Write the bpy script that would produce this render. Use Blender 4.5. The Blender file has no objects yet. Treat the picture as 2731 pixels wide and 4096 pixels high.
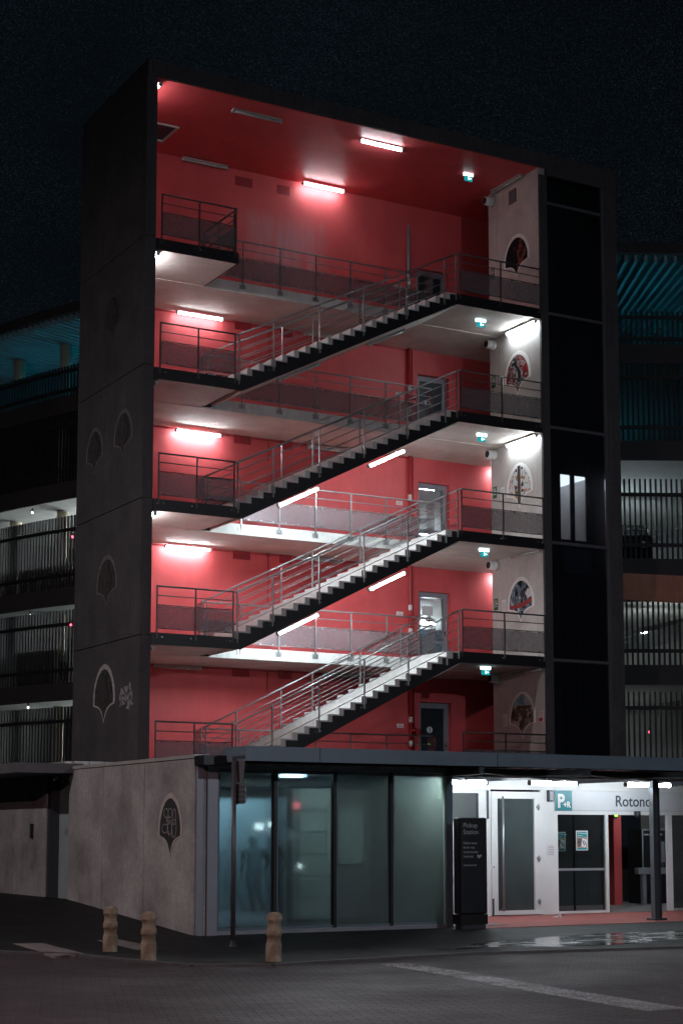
import bpy, bmesh, math, random
from mathutils import Vector, Matrix
random.seed(7)
R = math.radians
sc = bpy.context.scene
COL = sc.collection

# ------------------------------------------------------------------ materials
def new_mat(name):
    m = bpy.data.materials.new(name); m.use_nodes = True
    nt = m.node_tree
    for n in list(nt.nodes): nt.nodes.remove(n)
    out = nt.nodes.new('ShaderNodeOutputMaterial')
    return m, nt, out

def N(nt, typ, **kw):
    n = nt.nodes.new(typ)
    for k, v in kw.items():
        if k in n.inputs.keys() if isinstance(k, str) else False: n.inputs[k].default_value = v
        else: setattr(n, k, v)
    return n

def L(nt, a, b): nt.links.new(a, b)

def ramp(nt, fac, stops):
    r = nt.nodes.new('ShaderNodeValToRGB')
    els = r.color_ramp.elements
    while len(els) < len(stops): els.new(0.5)
    for e, (p, c) in zip(els, stops):
        e.position = p; e.color = (c[0], c[1], c[2], 1) if not isinstance(c, (int, float)) else (c, c, c, 1)
    L(nt, fac, r.inputs[0])
    return r.outputs[0]

def coords(nt, scale=(1, 1, 1), loc=(0, 0, 0)):
    t = nt.nodes.new('ShaderNodeTexCoord'); mp = nt.nodes.new('ShaderNodeMapping')
    mp.inputs['Scale'].default_value = scale; mp.inputs['Location'].default_value = loc
    L(nt, t.outputs['Object'], mp.inputs[0]); return mp.outputs[0]

def noise(nt, vec, scale, detail=6, rough=0.6, dist=0.0):
    n = nt.nodes.new('ShaderNodeTexNoise')
    n.inputs['Scale'].default_value = scale; n.inputs['Detail'].default_value = detail
    n.inputs['Roughness'].default_value = rough; n.inputs['Distortion'].default_value = dist
    L(nt, vec, n.inputs['Vector']); return n.outputs['Fac']

def mixc(nt, fac, a, b, mode='MIX'):
    m = nt.nodes.new('ShaderNodeMix'); m.data_type = 'RGBA'; m.blend_type = mode
    for sock, v in ((m.inputs[0], fac), (m.inputs[6], a), (m.inputs[7], b)):
        if hasattr(v, 'is_linked'): L(nt, v, sock)
        elif isinstance(v, (int, float)): sock.default_value = v
        else: sock.default_value = (v[0], v[1], v[2], 1)
    return m.outputs[2]

def math_(nt, op, a, b=0.0):
    m = nt.nodes.new('ShaderNodeMath'); m.operation = op
    for s, v in ((m.inputs[0], a), (m.inputs[1], b)):
        if hasattr(v, 'is_linked'): L(nt, v, s)
        else: s.default_value = v
    return m.outputs[0]

def principled(nt, out, col, rough=0.6, metal=0.0, spec=0.5, bump=None, bstr=0.2, bdist=0.01):
    p = nt.nodes.new('ShaderNodeBsdfPrincipled')
    if hasattr(col, 'is_linked'): L(nt, col, p.inputs['Base Color'])
    else: p.inputs['Base Color'].default_value = (col[0], col[1], col[2], 1)
    if hasattr(rough, 'is_linked'): L(nt, rough, p.inputs['Roughness'])
    else: p.inputs['Roughness'].default_value = rough
    p.inputs['Metallic'].default_value = metal
    p.inputs['Specular IOR Level'].default_value = spec
    if bump is not None:
        b = nt.nodes.new('ShaderNodeBump'); b.inputs['Strength'].default_value = bstr; b.inputs['Distance'].default_value = bdist
        L(nt, bump, b.inputs['Height']); L(nt, b.outputs[0], p.inputs['Normal'])
    L(nt, p.outputs[0], out.inputs[0])
    return p

def mk(name, col, rough=0.6, metal=0.0, var=0.15, scale=3.0, spec=0.5, bstr=0.12, streak=0.0, fine=40.0, grain=0.0):
    """painted / cast surface with uneven tone, vertical streaks and small bumps"""
    m, nt, out = new_mat(name)
    v = coords(nt)
    n1 = noise(nt, v, scale, 8, 0.65)
    lo = [c * (1 - var) for c in col]; hi = [min(1, c * (1 + var)) for c in col]
    c = ramp(nt, n1, [(0.3, lo), (0.7, hi)])
    if streak:
        vs = coords(nt, (6, 6, 0.35))
        s = noise(nt, vs, 1.6, 5, 0.6)
        c = mixc(nt, ramp(nt, s, [(0.42, 0.0), (0.72, streak)]), c, [x * 0.45 for x in col])
    n2 = noise(nt, v, fine, 4, 0.6)
    if grain: c = mixc(nt, ramp(nt, noise(nt, v, 16, 8, 0.8), [(0.35, grain), (0.62, 0.0)]), c, [x * 0.35 for x in col])
    rr = ramp(nt, n1, [(0.3, max(0.02, rough - 0.08)), (0.7, min(1, rough + 0.08))])
    principled(nt, out, c, rr, metal, spec, n2, bstr, 0.01)
    return m

def emit(name, col, strength):
    m, nt, out = new_mat(name)
    e = nt.nodes.new('ShaderNodeEmission'); e.inputs[0].default_value = (*col, 1); e.inputs[1].default_value = strength
    L(nt, e.outputs[0], out.inputs[0]); return m

TUBE = 112.0
M = {}
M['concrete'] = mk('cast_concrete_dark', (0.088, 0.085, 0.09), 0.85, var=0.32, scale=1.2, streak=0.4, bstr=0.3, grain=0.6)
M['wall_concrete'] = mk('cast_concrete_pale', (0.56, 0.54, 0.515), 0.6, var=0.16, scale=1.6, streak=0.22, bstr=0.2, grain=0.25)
M['slab'] = mk('slab_concrete', (0.68, 0.63, 0.58), 0.8, var=0.2, scale=1.3, bstr=0.3, grain=0.3)
M['step'] = mk('step_concrete', (0.68, 0.68, 0.66), 0.75, var=0.15, scale=3.0)
M['edge'] = mk('edge_concrete', (0.62, 0.62, 0.60), 0.8, var=0.14, scale=2.5, streak=0.25)
M['black_steel'] = mk('black_painted_steel', (0.012, 0.012, 0.014), 0.45, 0.0, var=0.3, scale=4, bstr=0.05)
M['dark_rail'] = mk('galvanised_steel_rail', (0.33, 0.34, 0.35), 0.42, 0.75, var=0.15, scale=6, bstr=0.05)
M['bolt'] = mk('bolt_steel', (0.7, 0.7, 0.72), 0.25, 1.0, var=0.1, scale=8, bstr=0.02)
M['frame_grey'] = mk('grey_aluminium', (0.30, 0.32, 0.36), 0.45, 0.25, var=0.08, scale=3, bstr=0.03)
M['blue_grey'] = mk('blue_grey_sheet', (0.14, 0.20, 0.24), 0.45, 0.1, var=0.14, scale=1.2, bstr=0.04)
M['dark_frame'] = mk('dark_frame_metal', (0.05, 0.058, 0.07), 0.45, 0.2, var=0.15, scale=3, bstr=0.04)
M['white'] = mk('white_coated_panel', (0.70, 0.72, 0.72), 0.4, var=0.05, scale=1.5, bstr=0.03)
M['sign_white'] = mk('pale_sign_board', (0.62, 0.65, 0.68), 0.35, var=0.03, scale=1.5, bstr=0.02)
M['teal'] = mk('teal_sign', (0.0, 0.22, 0.26), 0.4, var=0.05, bstr=0.01)
M['ink'] = mk('dark_lettering', (0.035, 0.055, 0.075), 0.5, var=0.05, bstr=0.01)
M['white_ink'] = mk('white_lettering', (0.8, 0.82, 0.82), 0.5, var=0.03, bstr=0.01)
M['grey_ink'] = mk('pale_grey_lettering', (0.45, 0.5, 0.52), 0.5, var=0.03, bstr=0.01)
M['black_plastic'] = mk('black_panel', (0.014, 0.016, 0.02), 0.4, var=0.2, scale=5, bstr=0.03)
M['asphalt'] = mk('dark_asphalt', (0.012, 0.0125, 0.014), 0.62, spec=0.25, var=0.4, scale=2.0, bstr=0.5, fine=90)
M['roofing'] = mk('roof_felt', (0.04, 0.04, 0.042), 0.9, var=0.3, scale=2)
M['housing'] = mk('lamp_housing', (0.52, 0.52, 0.50), 0.5, var=0.1, scale=8, bstr=0.02)
M['housing_dark'] = mk('dark_lamp_cap', (0.06, 0.06, 0.065), 0.4, var=0.1, bstr=0.02)
M['tube_off'] = mk('unlit_tube_cover', (0.55, 0.54, 0.52), 0.25, var=0.06, scale=6, bstr=0.01)
M['tube_on'] = emit('lit_tube', (0.86, 0.95, 1.0), TUBE)
M['tube_dim'] = emit('lit_tube_dim', (0.86, 0.95, 1.0), TUBE * 0.42)
M['tube_canopy'] = emit('lit_canopy_tube', (0.86, 0.94, 1.0), TUBE * 0.8)
M['tube_stair'] = emit('lit_stair_tube', (0.84, 0.94, 1.0), TUBE * 2.8)
M['lift_light'] = emit('lift_ceiling_light', (0.86, 0.94, 1.0), 4.2)
M['exit_white'] = emit('exit_sign_lamp', (0.7, 0.95, 1.0), 3.0)
M['exit_teal'] = emit('exit_sign_face', (0.01, 0.33, 0.36), 1.0)
M['led_red'] = emit('red_led', (1.0, 0.06, 0.12), 8.0)
M['led_white'] = emit('white_led', (1.0, 0.85, 0.8), 6.0)
M['led_green'] = emit('green_led', (0.2, 1.0, 0.05), 4.0)
M['led_cyan'] = emit('cyan_led', (0.1, 0.7, 1.0), 3.0)
M['blue_lamp'] = emit('deck_tube_teal', (0.02, 0.55, 0.80), 55.0)  # teal lamps added to tint the roof soffit and dark storeys
M['park_tube'] = emit('car_park_tube', (0.75, 0.92, 1.0), 130.0)
M['park_tube_warm'] = emit('car_park_tube_warm', (0.92, 0.97, 0.93), 120.0)
M['park_tube_bright'] = emit('car_park_tube_bright', (0.90, 0.97, 0.95), 900.0)
M['hall_tube'] = emit('hall_tube', (0.85, 0.95, 1.0), 62.0)  # unseen lamp added to brighten the entrance hall
M['lit_w'] = emit('lit_shop_window', (0.75, 1.0, 1.0), 16.0)
M['lit_r'] = emit('lit_red_sign', (1.0, 0.12, 0.18), 9.0)
M['lit_d'] = emit('dim_shop_window', (0.55, 0.85, 0.9), 1.2)
M['room_tube_dim'] = emit('room_tube_dim', (0.70, 0.95, 1.0), 20.0)
M['door_tube'] = emit('tube_behind_door', (0.86, 0.95, 1.0), 520.0)
M['street_light'] = emit('street_lamp_lens', (1.0, 0.75, 0.55), 3.0)
M['room_tube'] = emit('room_tube', (0.76, 0.96, 1.0), 115.0)  # added tube that backlights the walking figure
M['room_lamp'] = emit('room_wall_lamp', (0.97, 1.0, 0.80), 1300.0)
M['park_concrete'] = mk('car_park_concrete', (0.30, 0.31, 0.31), 0.85, var=0.15, scale=1.0)
M['park_dark'] = mk('car_park_edge', (0.055, 0.055, 0.06), 0.85, var=0.25, scale=1.0)
M['slat'] = mk('dark_timber_slat', (0.022, 0.023, 0.026), 0.7, var=0.3, scale=3)
M['terracotta'] = mk('terracotta_band', (0.55, 0.25, 0.17), 0.8, var=0.2, scale=1.5, streak=0.2)
M['column'] = mk('cream_column', (0.6, 0.55, 0.42), 0.7, var=0.1)
M['red_dark'] = mk('deep_red_paint', (0.30, 0.012, 0.022), 0.6, var=0.08)
M['pipe_red'] = mk('red_pipe_paint', (0.40, 0.03, 0.035), 0.4, var=0.1)
M['pipe_white'] = mk('white_pipe_sleeve', (0.75, 0.75, 0.73), 0.4, var=0.05)
M['sign_red'] = mk('sign_red', (0.5, 0.02, 0.06), 0.5, var=0.03)
M['sign_green'] = mk('sign_green', (0.01, 0.09, 0.035), 0.5, var=0.05)
M['paper'] = mk('white_paper', (0.72, 0.72, 0.72), 0.7, var=0.04, bstr=0.02)
M['door_dark'] = mk('dark_steel_door', (0.02, 0.03, 0.04), 0.35, var=0.2, scale=3)
M['door_redark'] = mk('dark_brown_door', (0.03, 0.012, 0.012), 0.6, var=0.3, scale=3)
M['skin'] = mk('skin', (0.35, 0.2, 0.15), 0.6, var=0.06)
M['cloth'] = mk('dark_clothes', (0.008, 0.010, 0.013), 0.9, var=0.2, scale=12)
M['hair'] = mk('dark_hair', (0.01, 0.009, 0.009), 0.8, var=0.2, scale=30)
M['car_paint'] = mk('dark_car_paint', (0.03, 0.035, 0.045), 0.25, 0.3, var=0.1)
M['tyre'] = mk('tyre_rubber', (0.01, 0.01, 0.01), 0.8, var=0.2)
M['bark'] = mk('bark', (0.05, 0.035, 0.025), 0.9, var=0.3, scale=8)
M['leaf'] = mk('dark_leaf', (0.03, 0.05, 0.02), 0.7, var=0.4, scale=4)
M['mural_border'] = mk('pale_mural_border', (0.80, 0.80, 0.78), 0.6, var=0.06, scale=6)
M['worn_border'] = mk('worn_mural_border', (0.14, 0.133, 0.135), 0.8, var=0.4, scale=9)
M['slate'] = mk('blackboard_paint', (0.03, 0.03, 0.036), 0.7, var=0.25, scale=5)
M['chalk'] = mk('chalk_line', (0.38, 0.37, 0.36), 0.8, var=0.2, scale=20)
M['hall'] = mk('hall_concrete', (0.30, 0.295, 0.28), 0.7, var=0.1, scale=2, streak=0.2)

def red_paint():
    m, nt, out = new_mat('red_wall_paint')
    v = coords(nt)
    n1 = noise(nt, v, 1.1, 7, 0.6)
    c = ramp(nt, n1, [(0.3, (0.64, 0.092, 0.098)), (0.7, (0.73, 0.113, 0.118))])
    mot = noise(nt, coords(nt, (2.2, 2.2, 0.5)), 0.9, 8, 0.7)
    c = mixc(nt, ramp(nt, mot, [(0.40, 0.0), (0.70, 0.34)]), c, (0.45, 0.05, 0.06))
    mot2 = noise(nt, v, 0.45, 6, 0.65)
    c = mixc(nt, ramp(nt, mot2, [(0.45, 0.0), (0.72, 0.20)]), c, (0.74, 0.20, 0.21))
    # scrubbed patch high on the rear wall: a chalky, streaked wear mark with its own outline
    t = nt.nodes.new('ShaderNodeTexCoord'); sep = nt.nodes.new('ShaderNodeSeparateXYZ'); L(nt, t.outputs['Object'], sep.inputs[0])
    vs = coords(nt, (4.5, 1, 0.55)); s = noise(nt, vs, 1.3, 6, 0.65)
    dx = math_(nt, 'ABSOLUTE', math_(nt, 'SUBTRACT', sep.outputs[0], -0.05)); dz = math_(nt, 'ABSOLUTE', math_(nt, 'SUBTRACT', sep.outputs[2], 15.95))
    mx = math_(nt, 'SUBTRACT', 1.0, math_(nt, 'MULTIPLY', dx, 0.75)); mz = math_(nt, 'SUBTRACT', 1.0, math_(nt, 'MULTIPLY', dz, 0.95))
    mask = nt.nodes.new('ShaderNodeClamp'); L(nt, math_(nt, 'MULTIPLY', math_(nt, 'MINIMUM', mx, mz), 1.6), mask.inputs[0])
    f = math_(nt, 'MULTIPLY', mask.outputs[0], ramp(nt, s, [(0.34, 0.05), (0.58, 0.75)]))
    c = mixc(nt, f, c, (0.56, 0.33, 0.36))
    n2 = noise(nt, v, 45, 4, 0.6); n3 = noise(nt, v, 2.2, 3, 0.5)
    principled(nt, out, c, 0.5, 0, 0.35, math_(nt, 'ADD', math_(nt, 'MULTIPLY', n2, 0.35), n3), 0.14, 0.02)
    return m
M['red'] = red_paint()

def perforated():
    m, nt, out = new_mat('perforated_sheet')
    v = coords(nt); n1 = noise(nt, v, 14, 4)
    d = nt.nodes.new('ShaderNodeBsdfPrincipled'); d.inputs['Roughness'].default_value = 0.5; d.inputs['Metallic'].default_value = 0.2
    L(nt, ramp(nt, n1, [(0.3, (0.17, 0.16, 0.175)), (0.7, (0.24, 0.225, 0.24))]), d.inputs['Base Color'])
    vo = nt.nodes.new('ShaderNodeTexVoronoi'); vo.inputs['Scale'].default_value = 38; vo.inputs['Randomness'].default_value = 0.15
    L(nt, v, vo.inputs['Vector'])
    fac = ramp(nt, vo.outputs['Distance'], [(0.30, 0.05), (0.52, 0.56)])
    tr = nt.nodes.new('ShaderNodeBsdfTransparent'); mx = nt.nodes.new('ShaderNodeMixShader')
    L(nt, fac, mx.inputs[0]); L(nt, tr.outputs[0], mx.inputs[1]); L(nt, d.outputs[0], mx.inputs[2]); L(nt, mx.outputs[0], out.inputs[0])
    return m
M['mesh'] = perforated()

def glass(name, tint, haze, hazecol, refl=0.06, rough=0.03, blur=0.0):
    """clear tint + translucent film + surface reflection"""
    m, nt, out = new_mat(name)
    tr = nt.nodes.new('ShaderNodeBsdfTransparent'); tr.inputs[0].default_value = (*tint, 1)
    tl = nt.nodes.new('ShaderNodeBsdfTranslucent'); tl.inputs[0].default_value = (*hazecol, 1)
    df = nt.nodes.new('ShaderNodeBsdfDiffuse'); df.inputs[0].default_value = (*hazecol, 1)
    hz = nt.nodes.new('ShaderNodeMixShader'); hz.inputs[0].default_value = 0.35
    L(nt, tl.outputs[0], hz.inputs[1]); L(nt, df.outputs[0], hz.inputs[2])
    m1 = nt.nodes.new('ShaderNodeMixShader')
    v = coords(nt); nn = noise(nt, v, 0.9, 4, 0.5)
    L(nt, ramp(nt, nn, [(0.3, haze * 0.85), (0.7, min(1, haze * 1.15))]), m1.inputs[0])
    see = tr
    if blur:
        rf = nt.nodes.new('ShaderNodeBsdfRefraction'); rf.inputs['Color'].default_value = (*tint, 1); rf.inputs['Roughness'].default_value = blur; rf.inputs['IOR'].default_value = 1.12
        see = nt.nodes.new('ShaderNodeMixShader'); see.inputs[0].default_value = 0.65; L(nt, tr.outputs[0], see.inputs[1]); L(nt, rf.outputs[0], see.inputs[2])
    L(nt, see.outputs[0], m1.inputs[1]); L(nt, hz.outputs[0], m1.inputs[2])
    gl = nt.nodes.new('ShaderNodeBsdfGlossy'); gl.inputs['Roughness'].default_value = rough
    fr = nt.nodes.new('ShaderNodeFresnel'); fr.inputs[0].default_value = 1.5
    m2 = nt.nodes.new('ShaderNodeMixShader')
    L(nt, math_(nt, 'ADD', fr.outputs[0], refl - 0.04), m2.inputs[0])
    L(nt, m1.outputs[0], m2.inputs[1]); L(nt, gl.outputs[0], m2.inputs[2]); L(nt, m2.outputs[0], out.inputs[0])
    return m
M['pane'] = glass('frosted_teal_glass', (0.55, 0.66, 0.72), 0.20, (0.36, 0.45, 0.50), 0.06, 0.03, 0.16)
M['pane_frost'] = glass('strongly_frosted_glass', (0.42, 0.50, 0.54), 0.50, (0.34, 0.40, 0.42), 0.06, 0.03)
M['door_pane'] = glass('frosted_door_glass', (0.45, 0.58, 0.58), 0.55, (0.30, 0.38, 0.38), 0.09, 0.08)
M['clear'] = glass('clear_glass', (0.82, 0.88, 0.88), 0.02, (0.5, 0.5, 0.5), 0.05)
M['shaft_glass'] = glass('smoked_glass', (0.62, 0.64, 0.68), 0.12, (0.14, 0.14, 0.155), 0.06, 0.06)
M['lit_pane'] = glass('milky_glass', (0.75, 0.82, 0.82), 0.4, (0.6, 0.66, 0.66), 0.05)

def pavers():
    m, nt, out = new_mat('reddish_street_pavers')
    v = coords(nt)
    br = nt.nodes.new('ShaderNodeTexBrick'); br.inputs['Scale'].default_value = 1.0
    br.inputs['Brick Width'].default_value = 0.21; br.inputs['Row Height'].default_value = 0.105; br.inputs['Mortar Size'].default_value = 0.017; br.inputs['Mortar Smooth'].default_value = 0.6
    br.inputs['Color1'].default_value = (0.052, 0.032, 0.036, 1); br.inputs['Color2'].default_value = (0.092, 0.060, 0.066, 1); br.inputs['Mortar'].default_value = (0.018, 0.013, 0.015, 1)
    mp = nt.nodes.new('ShaderNodeMapping'); mp.inputs['Rotation'].default_value = (0, 0, 0.35); wn = nt.nodes.new('ShaderNodeTexNoise'); wn.inputs['Scale'].default_value = 3.5; wn.inputs['Detail'].default_value = 3; L(nt, v, wn.inputs['Vector']); L(nt, mixc(nt, 0.045, v, wn.outputs['Color']), mp.inputs[0]); L(nt, mp.outputs[0], br.inputs['Vector'])
    n1 = noise(nt, v, 0.5, 6, 0.6)
    c = mixc(nt, ramp(nt, n1, [(0.35, 0.0), (0.7, 0.6)]), br.outputs['Color'], (0.028, 0.025, 0.029))
    n2 = noise(nt, v, 22, 4)
    h = math_(nt, 'ADD', math_(nt, 'MULTIPLY', br.outputs['Fac'], -1.0), math_(nt, 'MULTIPLY', n2, 0.5))
    principled(nt, out, c, ramp(nt, n1, [(0.3, 0.5), (0.7, 0.72)]), 0, 0.4, math_(nt, 'ADD', h, math_(nt, 'MULTIPLY', noise(nt, v, 3.0, 6, 0.7), 1.5)), 0.8, 0.025)
    return m
M['pavers'] = pavers()

def red_floor():
    m, nt, out = new_mat('red_entrance_floor')
    v = coords(nt); n1 = noise(nt, v, 1.8, 7, 0.65); n2 = noise(nt, v, 60, 3)
    c = ramp(nt, n1, [(0.3, (0.30, 0.085, 0.075)), (0.7, (0.40, 0.125, 0.11))])
    principled(nt, out, c, 0.7, 0, 0.3, n2, 0.2)
    return m
M['red_floor'] = red_floor()

def streak_mat():
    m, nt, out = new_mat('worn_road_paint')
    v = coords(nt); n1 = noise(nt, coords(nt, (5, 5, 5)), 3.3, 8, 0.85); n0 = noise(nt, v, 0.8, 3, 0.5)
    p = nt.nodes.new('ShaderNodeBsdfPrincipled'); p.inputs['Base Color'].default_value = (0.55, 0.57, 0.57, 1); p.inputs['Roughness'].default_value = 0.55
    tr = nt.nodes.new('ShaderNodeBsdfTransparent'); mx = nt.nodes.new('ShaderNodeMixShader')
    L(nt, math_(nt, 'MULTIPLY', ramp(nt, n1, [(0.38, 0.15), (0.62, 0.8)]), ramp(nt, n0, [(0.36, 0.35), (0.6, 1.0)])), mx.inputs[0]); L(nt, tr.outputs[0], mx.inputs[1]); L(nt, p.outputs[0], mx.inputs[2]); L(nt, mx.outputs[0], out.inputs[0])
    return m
M['line'] = streak_mat()

def puddle_mat():
    m, nt, out = new_mat('puddle_water')
    v = coords(nt, (1, 3, 1)); n1 = noise(nt, v, 1.1, 5, 0.6)
    p = nt.nodes.new('ShaderNodeBsdfPrincipled'); p.inputs['Base Color'].default_value = (0.02, 0.022, 0.025, 1); p.inputs['Specular IOR Level'].default_value = 0.9
    L(nt, ramp(nt, n1, [(0.36, 0.05), (0.62, 0.34)]), p.inputs['Roughness'])
    nb = noise(nt, v, 6, 2); b = nt.nodes.new('ShaderNodeBump'); b.inputs['Strength'].default_value = 0.03; L(nt, nb, b.inputs['Height']); L(nt, b.outputs[0], p.inputs['Normal'])
    L(nt, p.outputs[0], out.inputs[0]); return m
M['puddle'] = puddle_mat()

M['soffit_dark'] = mk('dark_roof_soffit', (0.10,0.12,0.13), 0.8, var=0.2)
def corrugated():
    m, nt, out = new_mat('corrugated_roof_soffit')
    v = coords(nt); n1 = noise(nt, v, 1.2, 4)
    principled(nt, out, ramp(nt, n1, [(0.3, (0.28, 0.33, 0.36)), (0.7, (0.36, 0.41, 0.44))]), 0.6, 0.1)
    return m
M['corrugated'] = corrugated()

def stone():
    m, nt, out = new_mat('ochre_bollard_stone')
    v = coords(nt); n1 = noise(nt, v, 4, 9, 0.75); n2 = noise(nt, v, 60, 4)
    c = ramp(nt, n1, [(0.30, (0.13, 0.095, 0.065)), (0.50, (0.31, 0.25, 0.17)), (0.66, (0.52, 0.48, 0.37))])
    principled(nt, out, c, 0.8, 0, 0.3, math_(nt, 'ADD', n1, math_(nt, 'MULTIPLY', n2, 0.4)), 0.5, 0.02)
    return m
M['stone'] = stone()

def art(name, scale, stops, dist=1.5, stretch=(1, 1, 1), detail=5):
    m, nt, out = new_mat(name)
    v = coords(nt, stretch, (3.1, 1.7, 0.4)); n1 = noise(nt, v, scale, detail, 0.6, dist)
    principled(nt, out, ramp(nt, n1, stops), 0.8, 0, 0.12)
    return m
K = (0.012, 0.012, 0.014); W_ = (0.6, 0.62, 0.62)
M['art_ember'] = art('mural_black_and_ember', 2.4, [(0.54, K), (0.58, (0.05, 0.02, 0.02)), (0.61, (0.36, 0.09, 0.06)), (0.645, (0.02, 0.015, 0.016)), (0.70, (0.03, 0.028, 0.028)), (0.73, (0.45, 0.43, 0.41))], 0.5, (1, 1, 0.5))
M['art_swirl'] = art('mural_red_and_grey_swirls', 1.9, [(0.40, K), (0.43, (0.46, 0.46, 0.46)), (0.465, (0.015, 0.015, 0.017)), (0.50, (0.42, 0.010, 0.022)), (0.54, (0.015, 0.015, 0.017)), (0.57, (0.52, 0.38, 0.36)), (0.61, (0.02, 0.018, 0.02)), (0.68, (0.5, 0.5, 0.5))], 1.3)
M['art_splash'] = art('mural_white_with_colour_splashes', 7.0, [(0.33, (0.02, 0.25, 0.33)), (0.38, (0.05, 0.05, 0.06)), (0.42, W_), (0.56, W_), (0.59, (0.55, 0.10, 0.06)), (0.64, (0.22, 0.28, 0.06)), (0.70, (0.05, 0.05, 0.06))], 0.5, detail=8)
M['art_frost'] = art('mural_blue_black_and_white', 3.6, [(0.40, K), (0.48, (0.05, 0.09, 0.13)), (0.53, (0.35, 0.42, 0.46)), (0.57, (0.03, 0.035, 0.04)), (0.66, (0.6, 0.62, 0.63))], 1.5, (1, 1, 0.8))
M['art_village'] = art('mural_brown_hillside', 4.5, [(0.36, (0.06, 0.03, 0.025)), (0.46, (0.22, 0.12, 0.08)), (0.52, (0.06, 0.08, 0.03)), (0.57, (0.5, 0.45, 0.36)), (0.7, (0.55, 0.53, 0.5))], 1.0, detail=8)
M['art_cloud'] = art('mural_pale_sky', 4.0, [(0.35, (0.10, 0.32, 0.36)), (0.52, (0.42, 0.56, 0.58)), (0.7, (0.6, 0.68, 0.68))], 0.6)
M['art_red'] = mk('mural_red_band', (0.33, 0.035, 0.035), 0.6, var=0.3, scale=8)
M['art_dark'] = art('faded_dark_mural', 4.0, [(0.4, (0.032, 0.031, 0.033)), (0.55, (0.075, 0.07, 0.07)), (0.62, (0.042, 0.04, 0.042)), (0.75, (0.12, 0.11, 0.11))], 2.0, (1, 1, 0.6))
M['poster_teal'] = mk('poster_teal', (0.02, 0.30, 0.34), 0.4, var=0.05)
M['poster_photo'] = art('poster_picture', 6.0, [(0.4, (0.10, 0.09, 0.10)), (0.5, (0.42, 0.22, 0.18)), (0.65, (0.55, 0.42, 0.38))], 0.6)
M['stripes_red'] = mk('red_panel', (0.35, 0.03, 0.04), 0.5)
M['stripes_green'] = emit('green_panel', (0.35, 0.8, 0.15), 0.12)
M['stripes_white'] = emit('pale_panel', (0.7, 0.85, 0.9), 0.16)

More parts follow.
